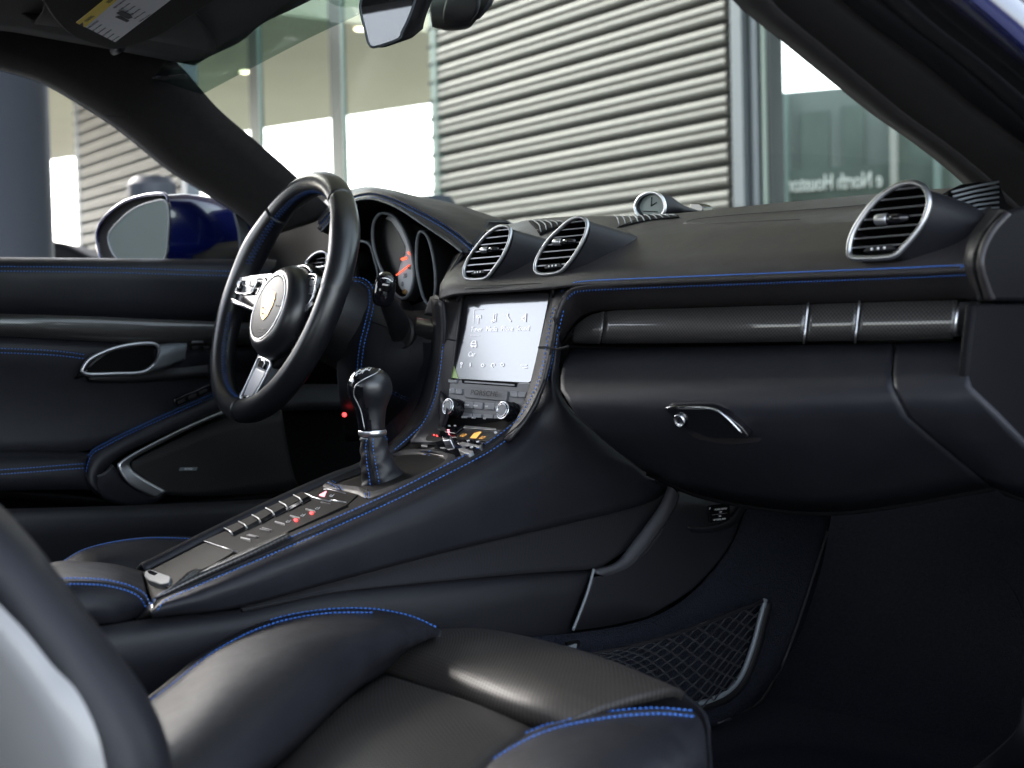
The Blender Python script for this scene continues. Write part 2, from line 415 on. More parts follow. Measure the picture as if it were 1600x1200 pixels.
# ============================================================ the place outside the car
WD = Vector((-.9925, .1222, 0)).normalized(); WN = Vector((-WD.y, WD.x, 0)); WN = WN if WN.y < 0 else -WN
WO = P(1140, 300, d=9.2); WO.z = 0
Z3 = Vector((0, 0, 1))
def ws(px, py=250, off=0):                       # distance along the wall seen at a pixel
    return (PP(px, py, WO+WN*off, WN)-WO).dot(WD)
def wbox(m, s0, s1, o0, o1, z0, z1):
    return m.box(WO+WD*((s0+s1)/2)+WN*((o0+o1)/2)+Z3*((z0+z1)/2), WD*((s1-s0)/2), WN*((o1-o0)/2), Z3*((z1-z0)/2))
g = MB().add([(-300, -300, 0), (300, -300, 0), (300, 300, 0), (-300, 300, 0)], [(0, 1, 2, 3)]).build('ground', M['asphalt'], smooth=False, kind='structure')
HZ = 4.6
bld = thing('dealership_building', 'building with grey corrugated metal cladding and tall windows seen through the windshield', 'building', WO)
sR, sL = ws(1143), ws(682)                       # corrugated bay in front of the windshield
qR, qL = ws(288, 330), ws(124, 300)              # second bay, seen through the driver window
wbox(MB(), sR-14, qL+14, -.45, -.20, 0, HZ+1.2).build('back_wall', M['joint_dark'], bld, smooth=False)
def plank_mesh(L):
    prof = [(0, -.01), (.002, .016), (.008, .034), (.020, .043), (.046, .045), (.054, .038), (.058, .006), (.066, .006), (.070, .038), (.081, .044), (.106, .043), (.120, .034), (.127, .016), (.129, -.01)]
    vs = []; fs = []
    for e in (0, L):
        for z, o in prof: vs.append(WD*e+WN*o+Z3*z)
        vs.append(WD*e+WN*(-.02)+Z3*.129); vs.append(WD*e+WN*(-.02))
    k = len(prof)+2
    for i in range(k):
        j = (i+1) % k; fs.append((i, j, k+j, k+i))
    fs.append(tuple(range(k))); fs.append(tuple(range(2*k-1, k-1, -1)))
    me = bpy.data.meshes.new('cladding_plank'); me.from_pydata([tuple(v) for v in vs], [], fs); me.update()
    me.polygons.foreach_set('use_smooth', [True]*len(me.polygons)); me.set_sharp_from_angle(angle=radians(50)); me.materials.append(M['siding']); return me
for s0, s1, zlo in ((sR, sL, 0), (qR, qL, 0)):
    me = plank_mesh(s1-s0); z = zlo
    while z < HZ:
        o = bpy.data.objects.new('cladding_plank', me); COL.objects.link(o); o.parent = bld
        o.matrix_parent_inverse = Matrix.Translation(bld.location).inverted(); o.location = WO+WD*(s0)+WN*(random.uniform(-.003, .003))+Z3*z
        q = wbox(MB(), s1-.10, s1+.02, -.02, .05, z-.016, z+.012).build('end_notch', M['joint_dark'], bld, smooth=False) if z > 1.2 else None
        z += .152
    wbox(MB(), s0, s1, -.19, -.03, 0, HZ).build('cladding_backing', M['joint_dark'], bld, smooth=False)
# frames and panes
def strip(px0, px1, o0, o1, m, name='window_mullion', z0=0, z1=HZ, py=200):
    a, b = ws(px0, py, o1), ws(px1, py, o1); wbox(MB(), min(a, b), max(a, b), o0, o1, z0, z1).build(name, M[m], bld, smooth=False, bev=.004)
strip(673, 682.5, -.1, .05, 'frame_mint', py=150)
strip(515.5, 534, -.1, -.03, 'frame_dark', py=150); strip(534, 537.5, -.1, -.025, 'frame_mint', py=150)
strip(390, 405, -.1, -.03, 'frame_dark', py=187); strip(405, 408, -.1, -.025, 'frame_mint', py=187)
strip(284, 292, -.1, .05, 'frame_grey', py=320); strip(119, 124.5, -.1, .05, 'frame_grey', py=300)
strip(1143.5, 1161, -.1, .07, 'frame_grey', 'corner_flashing', py=200); strip(1174, 1184, -.1, .03, 'frame_grey'); strip(1190.5, 1197.5, -.1, .03, 'frame_mint')
strip(1199, 1204, -.1, .02, 'frame_dark')
def pane(px0, px1, name='window_pane', py=200, z1=HZ):
    a, b = ws(px0, py), ws(px1, py); wbox(MB(), min(a, b), max(a, b), -.06, -.04, 0, z1).build(name, M['window_glass'], bld, smooth=False)
pane(536, 674, py=150); pane(406, 513, py=150); pane(291, 390, py=187); pane(-60, 120, py=300)
a = ws(1204); wbox(MB(), a-9, a, -.06, -.04, 0, HZ+1).build('window_pane', M['window_glass'], bld, smooth=False)
# soffit of the canopy, found through its reflection in the panes
def refl(v): return v-WN*(2*(v-WO).dot(WN))
e1 = P(-400, 238+.137*475, z=HZ); e2 = P(1080, 156-.137*408, z=HZ)
r1, r2 = refl(e1), refl(e2)
s1_ = (r1-WO).dot(WD); s2_ = (r2-WO).dot(WD)
def wpt(s, z): return WO+WD*s+Z3*z-WN*.2
can = thing('canopy', 'beige soffited canopy roof projecting from the building over the parking bay', 'canopy', wpt(s2_, HZ))
base = [wpt(s2_, HZ), wpt(s1_+4, HZ), r1+WD*4, r2]
for v in base: v.z = HZ
MB().prism([v for v in base], Vector((0, 0, -1)), .35).build('soffit', M['soffit'], can, smooth=False)
SW0, SW1, DW = (-6.0-WO.x)/WD.x, (1.3-WO.x)/WD.x, 9.4  # out-of-view canopy over the car, edges set for the light it admits
q_ = [wpt(SW0, HZ), wpt(SW1, HZ), wpt(SW1, HZ)+WN*DW, wpt(SW0, HZ)+WN*DW]
can2 = thing('canopy', 'beige soffited canopy roof over the parked car, unseen, its edges cut to suit the light', 'canopy', wpt(SW1, HZ)+WN*DW)
MB().prism(q_, Vector((0, 0, -1)), .35).build('soffit', M['soffit'], can2, smooth=False)
print('canopy2', [tuple(round(c, 1) for c in v) for v in q_])
print('canopy edge', [tuple(round(c, 1) for c in v) for v in base])
for px, py in ((555, 45), (375, 112), (424, 14), (185, 100), (640, -20)):
    v = refl(P(px, py, z=HZ-.01))
    MB().lathe([(.075, 0), (.075, -.012), (.06, -.016)], (v.x, v.y, HZ), (0, 0, 1), 20).build('downlight', M['lamp'], can)
# building across the lot: it is only seen mirrored in the right-hand pane
A = P(1205, 145, d=20); Dv = Vector((-sin(radians(116)), cos(radians(116)), 0))
def fplane(px, py): return PP(px, py, A, Vector((Dv.y, -Dv.x, 0)))
fx = thing('building_across', 'long low grey green building mirrored in the window right of the metal cladding', 'building', refl(A))
def fbox(px0, px1, top_px, mname, nm, depth=(0, 3), zb=0, ztop=None):
    a, b = fplane(px0, 200), fplane(px1, 200); z = ztop if ztop else fplane(*top_px).z
    a.z = b.z = zb; nn = Vector((Dv.y, -Dv.x, 0)); nn = nn if nn.dot(A-CAM) > 0 else -nn
    q = [a+nn*depth[0], b+nn*depth[0], b+nn*depth[1], a+nn*depth[1]]; q = [refl(v) for v in q]
    vs = q+[v+Z3*(z-zb) for v in q]
    return MB().add(vs, [(0, 1, 2, 3), (4, 7, 6, 5), (0, 4, 5, 1), (1, 5, 6, 2), (2, 6, 7, 3), (3, 7, 4, 0)]).build(nm, M[mname], fx, smooth=False)
zt = fplane(1205, 145).z
fbox(1150, 2100, None, 'interior_grey', 'facade', (0, 3), 0, zt)
fbox(1206, 1229, None, 'frame_mint', 'pilaster', (-.3, -.02), 0, zt-.05); fbox(1388, 1398, None, 'pale_wall', 'pilaster', (-.3, -.02), 0, fplane(1390, 180).z)
fbox(1455, 1466, None, 'frame_mint', 'pilaster', (-.3, -.02), 0, fplane(1460, 245).z)
fbox(1245, 1290, None, 'hedge_far', 'dark_bay', (-.05, -.01), 0, fplane(1260, 175).z); fbox(1310, 1345, None, 'hedge_far', 'dark_bay', (-.05, -.01), 0, fplane(1320, 165).z); fbox(1400, 1454, None, 'hedge_far', 'dark_bay', (-.05, -.01), 0, fplane(1420, 200).z)
fbox(1206, 1480, None, 'hedge_far', 'sign_band', (-.12, -.06), fplane(1300, 312).z, fplane(1300, 262).z)
sg = thing('rooftop_sign', 'pale letters reading North Houston, mirrored low in the right-hand window', 'sign', refl(fplane(1300, 290)))
u = -(refl(A+Dv)-refl(A)); nn = Vector((Dv.y, -Dv.x, 0)); nn = nn if nn.dot(A-CAM) > 0 else -nn
h0 = abs(fplane(1300, 272).z-fplane(1300, 296).z)
c0 = refl(fplane(1300, 287)-nn*.2)
u2 = refl(A-Dv)-refl(A)
tx = text('lettering', 'e North Houston', c0, (-u2), Z3, h0*1.45, M['sign_white'], sg, ext=.03, sx=.60)
ww = [v.co for v in tx.data.vertices]
# grey round column beside the driver window
c = P(-4, 300, d=6.0); c.z = 0
col = thing('round_column', 'smooth blue grey round column at the left edge of the driver window', 'column', c)
MB().lathe([(.25, 0), (.25, .25), (.22, .3), (.22, HZ)], c, (0, 0, 1), 48).build('shaft', M['column_paint'], col)
def bin_(px, py, d, r, lab, k=8):
    c = P(px, py, d=d); h = c.z; c.z = 0
    t = thing('litter_bin', lab, 'litter bin', c)
    MB().lathe([(r*.8, 0), (r*.85, .02), (r*.85, h-.12)], c, (0, 0, 1), 24).build('body', M['bin_metal'], t, smooth='auto')
    MB().lathe([(r*.97, h-.118), (r, h-.10), (r, h-.035), (r*.72, h), (0.01, h)], c, (0, 0, 1), k).build('lid', M['bin_metal'], t, smooth='auto')
bin_(237, 277, 6.6, .115, 'dark round litter bin behind the blue door mirror', 12)
bin_(678, 307, 5.2, .085, 'dark litter bin top just above the instrument hood', 16)
# black parked car whose roof shows over the driver door
b0 = P(80, 375, d=7.4); b1 = P(157, 399, d=7.4)
ax = RT.copy(); ax.z = 0; ax.normalize(); dn = FW.copy(); dn.z = 0; dn.normalize()
pc = thing('parked_car', 'black car roof and rear slope just above the driver door, right of the column', 'car', (b0.x, b0.y, 0))
def cs(prof, d0, d1, nm, m, zoff=0):
    pts = [b0+ax*u_+Z3*(z_-b0.z)+dn*d0 for u_, z_ in prof]
    return MB().prism(pts, -dn, d1-d0).build(nm, M[m], pc, smooth='auto', bev=.03)
zr = b0.z
cs([(-3.6, .3), (.75, .3), (.8, .72), (.7, .86), (.25, .90), (-2.7, .92), (-3.7, .7)], 0, 1.7, 'body', 'car_black')
cs([(.28, .91), (.16, b1.z), (0, zr), (-.4, zr+.08), (-1.2, zr+.12), (-1.9, zr+.05), (-2.6, .93)], .2, 1.5, 'cabin', 'car_black')
for uo in (-2.9, .05):
    for do in (-.02, 1.5):
        o = MB().lathe([(.2, 0), (.31, .01), (.31, .2), (.2, .21)], b0+ax*uo+Z3*(.31-b0.z)+dn*do, dn, 28).build('wheel', M['rubber'], pc, smooth='auto')
# ============================================================ dashboard
dash = thing('dashboard', 'black leather dashboard with blue double stitching running across behind the steering wheel', 'dashboard', (.07, .1, .55))
DL = M['dash_leather']
top = [
 [(760,372),(790,352),(840,345),(900,338),(960,336),(1050,334),(1200,318),(1350,305),(1440,297),(1520,290)],
 [(735,390),(768,368),(822,352),(885,347),(940,347),(1030,347),(1200,334),(1380,320),(1470,316),(1545,312)],
 [(703,420),(735,396),(800,384),(870,374),(920,366),(1010,365),(1200,352),(1390,345),(1492,345),(1548,328)],
 [(688,444),(716,428),(790,428),(860,422),(900,416),(1000,406),(1200,396),(1390,388),(1496,384),(1522,360)],
 [(685,466),(715,457),(790,452),(860,447),(902,443),(1000,441),(1200,433),(1400,425),(1490,421),(1509,420)]]
ys = [.30, .21, .13, .055, .0]
R = [[P(px, py, y=y) for px, py in r] for r, y in zip(top, ys)]
R = [[p+Vector((0, .25, -.04)) for p in R[0]]]+R
surf('upper_panel', R, DL, dash, n=90, m=8, key='top', thick=.004)
# dashboard end shoulder and door-side cap
surf('end_shoulder', [[P(1546,327,y=.10),P(1520,360,y=.03),P(1508,392,y=.0),P(1508,421,y=-.005),P(1527,470,y=.0)],
     [P(1560,326,y=.10),P(1533,358,y=.025),P(1520,392,y=-.012),P(1520,421,y=-.015),P(1539,470,y=-.01)],
     [P(1575,330,x=.735),P(1548,360,x=.735),P(1532,396,x=.735),P(1532,424,x=.735),P(1548,470,x=.735)]], DL, dash, n=30, m=6, key='top')
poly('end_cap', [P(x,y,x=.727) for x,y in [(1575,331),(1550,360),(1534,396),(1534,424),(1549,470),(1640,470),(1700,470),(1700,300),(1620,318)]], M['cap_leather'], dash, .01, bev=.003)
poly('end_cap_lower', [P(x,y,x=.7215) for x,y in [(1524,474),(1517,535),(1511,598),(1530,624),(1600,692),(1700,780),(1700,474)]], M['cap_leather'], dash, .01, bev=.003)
# fascia under the seam
rows = [[(869,500),(883,464),(905,449),(1000,443),(1200,435),(1400,427),(1508,423),(1519,470)],
        [(874,518),(893,484),(915,470),(1000,463),(1200,455),(1400,448),(1500,443),(1524,471)],
        [(879,536),(898,510),(925,491),(1000,486),(1200,480),(1400,474),(1500,472),(1529,472)]]
rows = [r[:6]+[(1500, r[6][1] if i else 423),(1531,[422,444,470][i])] for i, r in enumerate(rows)]
surf('fascia', [[P(px, py, y=y-(.01 if j < 1 else 0)) for j, (px, py) in enumerate(r)] for r, y in zip(rows, (.0, .018, .045))], DL, dash, n=80, m=8, key='fascia')
surf('fascia_corner', [[P(1512,424,y=-.004),P(1521,446,y=.0),P(1530,471,y=.03)],[P(1533,424,y=-.012),P(1541,446,y=-.01),P(1549,470,y=-.005)]], DL, dash, n=10, m=4, key='fascia')
double_top = [(880,462),(892,451),(915,446),(1000,442),(1200,434),(1400,426),(1510,421)]
seam('seam', double_top, ['top', 'fascia'], M['groove'], dash, r=.0011)
# slot panel behind the trim
poly('trim_channel', [P(x,y,y=.05) for x,y in [(880,540),(925,486),(1000,482),(1250,474),(1533,466),(1533,536),(1250,541),(1000,543)]], M['black'], dash, .02)
# trim: glossy carbon pieces
T = [(892,518),(916,492),(950,484),(1000,482),(1130,478),(1262,474),(1342,471),(1420,469),(1508,467)]
B = [(892,538),(915,539),(945,539),(1000,539),(1130,538),(1256,536),(1334,535),(1410,534),(1502,532)]
def poly_y(l, x):
    for (x0_, y0_), (x1_, y1_) in zip(l, l[1:]):
        if x <= x1_ or (x1_, y1_) == l[-1]: return y0_+(y1_-y0_)*(x-x0_)/(x1_-x0_)
def tpx(s_, f):                       # point of the trim: s_ along the top edge, f down
    xt = s_; xb = s_-7 if s_ > 930 else s_-7*(s_-893)/37
    yt, yb = poly_y(T, xt), poly_y(B, max(892, xb)); return (xt+(xb-xt)*f, yt+(yb-yt)*f)
def seg(a, b, m='carbon', nm='trim_panel'):
    k = max(3, int((b-a)/25)); xs_ = [a+(b-a)*i/k for i in range(k+1)]
    surf(nm, [[P(*tpx(x, f), y=y) for x in xs_] for f, y in ((0,.040),(.03,.031),(.09,.0262),(.25,.0248),(.45,.0230),(.65,.0212),(.80,.0200),(.88,.0218),(.95,.0265),(1,.036))], M[m], dash, n=k*3, m=5, key='trim', thick=.004)
seg(894, 944); seg(946.5, 1261); seg(1265, 1341); seg(1345, 1496)
surf('trim_end', [[P(1500,472,y=.034),P(1531,470,y=.050)],[P(1496,484,y=.019),P(1529,483,y=.042)],[P(1493,514,y=.016),P(1524,512,y=.040)],[P(1492,526,y=.024),P(1520,524,y=.045)]], M['aluminium'], dash, n=8, m=8, thick=.003)
for x_ in (1263, 1343):
    MB().tube(cr([P(*tpx(x_, f), y=y) for f, y in ((0,.034),(.08,.0255),(.45,.0222),(.80,.0190),(.9,.0215),(1,.032))], 16), .0011, 6).build('trim_divider', M['satin_silver'], dash)
# glovebox
GB = [[(890,544),(1000,543),(1200,540),(1394,536)],
      [(883,558),(1000,553),(1200,550),(1394,547)],
      [(876,590),(1000,592),(1200,590),(1391,586)],
      [(876.5,610),(990,613),(1200,610),(1393,605)],
      [(878,619),(990,620.5),(1200,617.5),(1393,612.5)],
      [(884,632),(985,630),(1200,628),(1397,624)],
      [(915,664),(1010,662),(1200,662),(1415,652)],
      [(965,706),(1060,718),(1230,735),(1478,705)],
      [(1010,738),(1110,778),(1300,800),(1548,762)]]
surf('glovebox_door', [[P(px,py,y=y) for px,py in r] for r,y in zip(GB,(.030,.014,-.034,-.0605,-.068,-.0675,-.052,.0,.08))], M['leather'], dash, n=60, m=8, key='glove', thick=.006)
GR = [[(1400,536),(1460,535),(1518,533)],[(1399,547),(1460,546),(1517,546)],[(1396,586),(1455,584),(1512,586)],[(1397.5,605),(1455,604),(1512,601)],[(1398,612.5),(1455,611.5),(1514,609)],
      [(1402,624),(1460,624),(1524,622)],[(1420,652),(1480,655),(1556,652)],[(1483,705),(1540,715),(1610,706)],[(1553,762),(1610,780),(1690,778)]]
surf('side_panel', [[P(px,py,y=y) for px,py in r] for r,y in zip(GR,(.030,.014,-.034,-.0590,-.066,-.0655,-.050,.0,.08))], M['leather'], dash, n=16, m=8, key='glove', thick=.006)
# dark under-tray that closes the space behind
surf('under_tray', [[P(px,py,y=.08) for px,py in GB[-1]+GR[-1]], [P(px,py,y=.08)+Vector((0,.3,.03)) for px,py in GB[-1]+GR[-1]], [P(px,py,y=.08)+Vector((0,.7,.03)) for px,py in GB[-1]+GR[-1]]], M['black'], dash, n=30, m=3)
# glovebox latch
m = MB(); L_ = [(1049,632),(1060,629),(1118,630),(1140,640),(1163,660),(1180,676),(1120,676),(1092,668),(1070,658)]
recess = button('latch_recess', [(1045,634),(1052,628),(1120,627),(1150,645),(1200,690),(1140,694),(1085,684),(1062,664)], 'glove', M['dash_leather'], dash, h=.0012, deep=.004, r=.35, bev=.001)
lat = button('latch', L_, 'glove', M['gloss_black'], dash, h=.009, deep=.012, r=.3, bev=.002)
H = [h[0] for h in hits([(1050,634),(1062,630),(1118,631),(1141,642),(1166,664)], 'glove', .010)]
MB().tube(cr(H, 24), .0011, 6).build('latch_edge', M['chrome'], dash)
h = hit(1072, 651, 'glove', .010)
MB().lathe([(.0068,-.004),(.0068,.0015),(.0055,.0025),(.005,.001),(.0012,.001)], h[0], h[1], 20).build('lock', M['chrome'], dash)
# ------------------------------------------------------------ air vents
def vent(ring, y0, tilt, pod_shift, rr, knob, tab, nsl, shell_px=None):
    n = Vector((0, -1, .0)); n = Vector((.12, -cos(tilt), -sin(tilt))).normalized() if False else Vector((.0, -cos(tilt), sin(tilt))).normalized()
    cx = sum(p[0] for p in ring)/len(ring); cy = sum(p[1] for p in ring)/len(ring)
    o = P(cx, cy, y=y0); e1 = Vector((1, 0, 0)); e2 = n.cross(e1); e2 = e2 if e2.z > 0 else -e2
    pts = [PP(px, py, o, n) for px, py in ring]; C_ = cr(pts, 72, True)
    cc = sum(C_, Vector())/len(C_)
    vt = dash
    def sc(k, d, dx=0, dz=0): return [cc+(p-cc)*k-n*d+Vector((dx, 0, dz)) for p in C_]
    mb = MB().tube(C_, rr, 10, True); ro = mb.build('vent_bezel', M['vent_metal'], vt)
    sx, sz = pod_shift
    rows = [sc(.97, .006), sc(1.03, .001), sc(1.10, .006), sc(1.13, .022), sc(1.14, .06, sx*.3, sz*.3), sc(1.10, .11, sx*.7, sz*.7), sc(.9, .17, sx, sz), sc(.5, .21, sx, sz)]
    surf('vent_housing', rows, M['soft_plastic'], vt, n=72, m=3, thick=0, closed=True, key='pod')
    rows = [sc(.97, .002), sc(.93, .008), sc(.90, .05)]
    surf('vent_duct', rows, M['black'], vt, n=72, m=2, thick=0, closed=True, inner=True)
    MB().prism(sc(.9, .05), n, .004).build('vent_back', M['black'], vt, smooth=False)
    # slats
    loc = [((p-cc).dot(e1), (p-cc).dot(e2)) for p in C_]
    vmin, vmax = min(v for _, v in loc), max(v for _, v in loc)
    def span(v):
        xs = []
        for i in range(len(loc)):
            (x0, v0), (x1, v1) = loc[i-1], loc[i]
            if (v0-v)*(v1-v) < 0: xs.append(x0+(x1-x0)*(v-v0)/(v1-v0))
        return (min(xs), max(xs)) if len(xs) > 1 else None
    for i in range(nsl):
        v = vmin+(vmax-vmin)*(.17+.76*i/(nsl-1)); s_ = span(v)
        if not s_: continue
        a, b = s_[0]+.002, s_[1]-.002
        c = cc+e1*((a+b)/2)+e2*v-n*.012
        ob = MB().box(c, e1*((b-a)/2), e2*.0009, n*.010).build('slat', M['black'], vt, smooth=False)
        MB().box(c+n*.0105, e1*((b-a)/2), e2*.0007, n*.0006).build('slat_edge', M['slat_edge'], ob, smooth=False)
    k0 = PP(knob[0][0], knob[0][1], cc-n*.0, n); k1 = PP(knob[1][0], knob[1][1], cc, n); d = (k1-k0).normalized(); L = (k1-k0).length
    r_ = .0042*rr/.0024
    MB().lathe([(r_*.7, 0), (r_, L*.04), (r_, L*.42), (r_*.75, L*.46), (r_*.75, L*.5), (r_, L*.53), (r_*.9, L*.72), (r_*.5, L)], k0, d, 16).build('vent_knob', M['gloss_black'], vt)
    MB().lathe([(r_*.9, L*.03), (r_*1.05, L*.06), (r_*1.05, L*.36), (r_*.9, L*.4)], k0+n*.0004, d, 16).build('knob_sleeve', M['satin_silver'], vt)
    tp = [PP(x, y, cc+n*.0, n) for x, y in tab]
    tb = MB().prism([p+n*.003 for p in inset_round(tp, .3)], n, .012).build('vent_wheel', M['plastic'], vt, smooth='auto', bev=.0006)
    for f in (.28, .5, .72):
        q = tp[0].lerp(tp[1], f).lerp(tp[3].lerp(tp[2], f), .4)+n*.0035
        MB().lathe([(.0013, 0), (.0012, .0008), (.0003, .0010)], q, n, 8).build('wheel_mark', M['white_print'], tb)
    return C_, cc, n
def zp(l, ox, oy, k): return [(ox+x/k, oy+y/k) for x, y in l]
vR = vent(zp([(235,790),(240,700),(275,600),(350,480),(440,370),(540,290),(640,240),(740,228),(820,265),(855,340),(850,430),(810,540),(740,640),(660,730),(590,795),(500,812),(380,818),(270,815)],1280,240,5), .018, radians(14), (.02,-.01), .0029, zp([(440,520),(700,500)],1280,240,5), zp([(350,775),(600,755),(580,715),(390,735)],1280,240,5), 7)
vM = vent(zp([(545,650),(548,600),(575,540),(630,460),(700,390),(760,340),(820,318),(862,335),(870,380),(850,450),(800,540),(750,610),(700,658),(640,672),(575,672)],700,260,4), .040, radians(14), (.02,-.012), .0023, zp([(660,476),(800,466)],700,260,4), zp([(610,645),(720,630),(710,608),(625,615)],700,260,4), 7)
vL = vent(zp([(105,685),(100,645),(125,580),(180,500),(240,430),(300,385),(350,372),(386,388),(390,430),(370,500),(330,580),(280,650),(240,695),(180,706),(120,702)],700,260,4), .042, radians(14), (.02,-.012), .0022, zp([(208,526),(320,515)],700,260,4), zp([(155,680),(240,668),(230,650),(170,655)],700,260,4), 7)
# defroster ribs behind the pods
def skin(l, off): return [h[0] for h in hits(l, ['top','pod'], off)]
def ribs(a0, a1, b0, b1, n, r=.0010):
    for i in range(n):
        f = i/(n-1); x0_ = a0[0]+(a1[0]-a0[0])*f; y0_ = a0[1]+(a1[1]-a0[1])*f; x1_ = b0[0]+(b1[0]-b0[0])*f; y1_ = b0[1]+(b1[1]-b0[1])*f
        q = skin(pxcurve([(x0_, y0_), (x0_*.4+x1_*.6+2, y0_*.6+y1_*.4), (x1_, y1_)], 2.5), .0018)
        if len(q) > 2: MB().tube(q, r*.8, 6).build('grille_rib', M['frame_grey'], dash)
ribs((953,334),(1040,337),(968,353),(1056,339), 10)
ribs((832,345),(872,347),(846,364),(880,350), 5)
surf('grille_channel', [skin([(946,335),(975,335),(1010,337),(1060,338)], .0015), skin([(964,357),(985,352),(1015,345),(1062,341)], .0015)], M['black'], dash, n=16, m=4, thick=.001)
surf('grille_channel', [skin([(826,346),(850,347),(880,348)], .0015), skin([(844,368),(864,360),(884,353)], .0015)], M['black'], dash, n=12, m=4, thick=.001)
for i in range(6):
    MB().tube([P(1488+i*2,300+i*7,y=.10),P(1520+i*2,292+i*7,y=.14),P(1560,284+i*8,y=.18)], .0012, 6).build('grille_rib', M['frame_grey'], dash)
poly('grille_channel', [P(1478,300,y=.13),P(1502,288,y=.15),P(1560,280,y=.2),P(1575,330,y=.2),P(1490,345,y=.12)], M['black'], dash, .01)
# faint airbag outline on the crown
seam('airbag_line', [(1068,349),(1085,343),(1150,336),(1300,325),(1352,320)], 'top', M['dark_print'], dash, r=.0005, off=.0002)
seam('airbag_line', [(1068,349),(1120,349),(1250,343)], 'top', M['dark_print'], dash, r=.0005, off=.0002)
# ------------------------------------------------------------ centre stack skin
def rowp(l, y): return [P(px, py, y=y) for px, py in l]
SK = [([(690,450),(705,448),(724,446)],.03),([(686,462),(700,459),(722,457)],.02),([(690,500),(702,505),(714,515)],.008),([(690,545),(697,560),(706,580)],0),([(684,600),(690,620),(699,640)],-.008),([(668,650),(674,662),(690,672)],-.03),([(640,690),(655,690),(680,690)],-.06)]
surf('stack_side', [rowp(a, y) for a, y in SK], DL, dash, n=10, m=8, key='stack')
SR = [([(858,444),(874,446),(896,446)],.03,.02),([(860,455),(870,458),(881,464)],.02,.004),([(852,500),(861,498),(869,500)],.012,-.004),([(841,545),(852,548),(860,552)],.002,-.012),([(828,600),(839,603),(846,610)],-.012,-.024),([(810,650),(820,650),(826,650)],-.03,-.038),([(786,686),(792,686),(798,682)],-.055,-.06)]
surf('stack_side', [[P(a[0][0],a[0][1],y=y0),P(a[1][0],a[1][1],y=(y0+y1)/2-.004),P(a[2][0],a[2][1],y=y1)] for a, y0, y1 in SR], DL, dash, n=10, m=8, key='stack')
seam('joint', [(842,543),(855,543),(872,545),(888,541)], ['stack','fascia'], M['groove'], dash, r=.0014, step=4)
seam('joint', [(692,529),(700,530),(712,532)], ['stack'], M['groove'], dash, r=.0012, step=4)
ls = [(676,462),(688,466),(692,480),(694,510),(692,545),(687,585),(678,625),(662,660),(640,682),(616,703)]
stitches('stitching', [shift(double_top, 6)], ['top','stack','fascia'], M['stitch'], dash, step=4.8, r=.00042, tilt=.3, ln=.6)
stitches('stitching', [shift(double_top, -8)], ['fascia','stack','top'], M['stitch'], dash, step=4.8, r=.00045, tilt=.3, ln=.6)
# hood over the screen
surf('screen_hood', [rowp([(712,470),(722,452),(740,447),(800,444),(850,442),(866,450),(866,466)],.012), rowp([(715,470),(724,456),(742,452),(800,449),(848,446),(862,451),(864,464)],.006), rowp([(719,468),(727,459),(744,456),(800,454),(846,451),(860,454),(861,462)],.03)], M['soft_plastic'], dash, n=40, m=4)
# screen
SO = P(780, 530, y=.012); SN = Vector((0, -cos(radians(14)), sin(radians(14))))
def sp(px, py, off=0): return PP(px, py, SO+SN*off, SN)
BV['screen'] = [BVHTree.FromPolygons([tuple(sp(600,350)),tuple(sp(1000,350)),tuple(sp(1000,760)),tuple(sp(600,760))], [(0,1,2,3)])]
infot = thing('infotainment_unit', 'glossy reflective touchscreen with radio buttons and two knobs in the centre of the dashboard', 'car stereo', sp(780, 600))
poly('screen_surround', [sp(x,y,-.003) for x,y in [(706,450),(868,447),(836,604),(812,690),(690,680),(699,600)]], M['gloss_black'], infot, .02, bev=.001)
poly('screen', inset_round([sp(x,y,0) for x,y in [(726,462),(859,457),(830,598),(706,591)]], .07), M['screen_glass'], infot, .003)
def ui(s, px, py, size=.0085): ptext('screen_caption', s, px, py, (20,.3), 'screen', M['screen_ui'], infot, size, off=.0009, ext=.00005)
ui('Tuner',745,515); ui('Media',769,514.5); ui('Phone',793,514); ui('Sound',818,513.5); ui('Car',738,554)
def icon(paths, r=.0005, m='screen_ui', nm='screen_icon', key='screen', par=None):
    mb = MB()
    for p in paths:
        H = [h[0] for h in hits(p, key, .0009)]
        if len(H) > 1: mb.tube(H, r, 5)
    return mb.build(nm, M[m], par or infot)
def arc(cx, cy, r, a0, a1, n=10, ry=None): return [(cx+r*cos(radians(a0+(a1-a0)*i/n)), cy-(ry or r)*sin(radians(a0+(a1-a0)*i/n))) for i in range(n+1)]
icon([[(748,497),(747.5,506)],arc(748.5,495,1.6,0,360),arc(748.5,495,3.4,-50,50),arc(748.5,495,3.4,130,230)])
icon([[(771.5,502),(772.5,491),(776,490),(775,500)],arc(770,502.5,1.6,0,360),arc(774,501,1.4,0,360)])
icon([[(794,490),(793.5,494),(796,499),(798.5,502)]], .001)
icon([[(816.5,496),(819.5,496),(822.5,490),(821.5,503),(819,499),(816.5,499),(816.5,496)]], .0008)
icon([[(736.5,541),(737,536),(740,533),(744,533),(745,541),(736.5,541)],[(738,537),(744,537)],arc(738.5,541.5,1,0,360),arc(743.5,541.5,1,0,360)], .0006)
icon([arc(721.8,568,1.5,0,360),[(721.5,571),(721,575)],[(735.6,567),(735,573),(736.5,570)],arc(755,571,2.2,0,360),arc(771,571,2.6,0,270),arc(785.5,570,2.4,0,360),[(818,575),(824,575)],[(814,571),(824,571)]], .0005)
icon([[(741,484),(756,483)],[(740,505.5),(741,484)],[(735.5,524.5),(750,524.5)]], .00025)
poly('screen_corner_film', [sp(x,y,.0006) for x,y in [(709,571),(716,591),(705.5,590.5)]], mat('green_film', (.35,.5,.15), .4), infot, .0003)
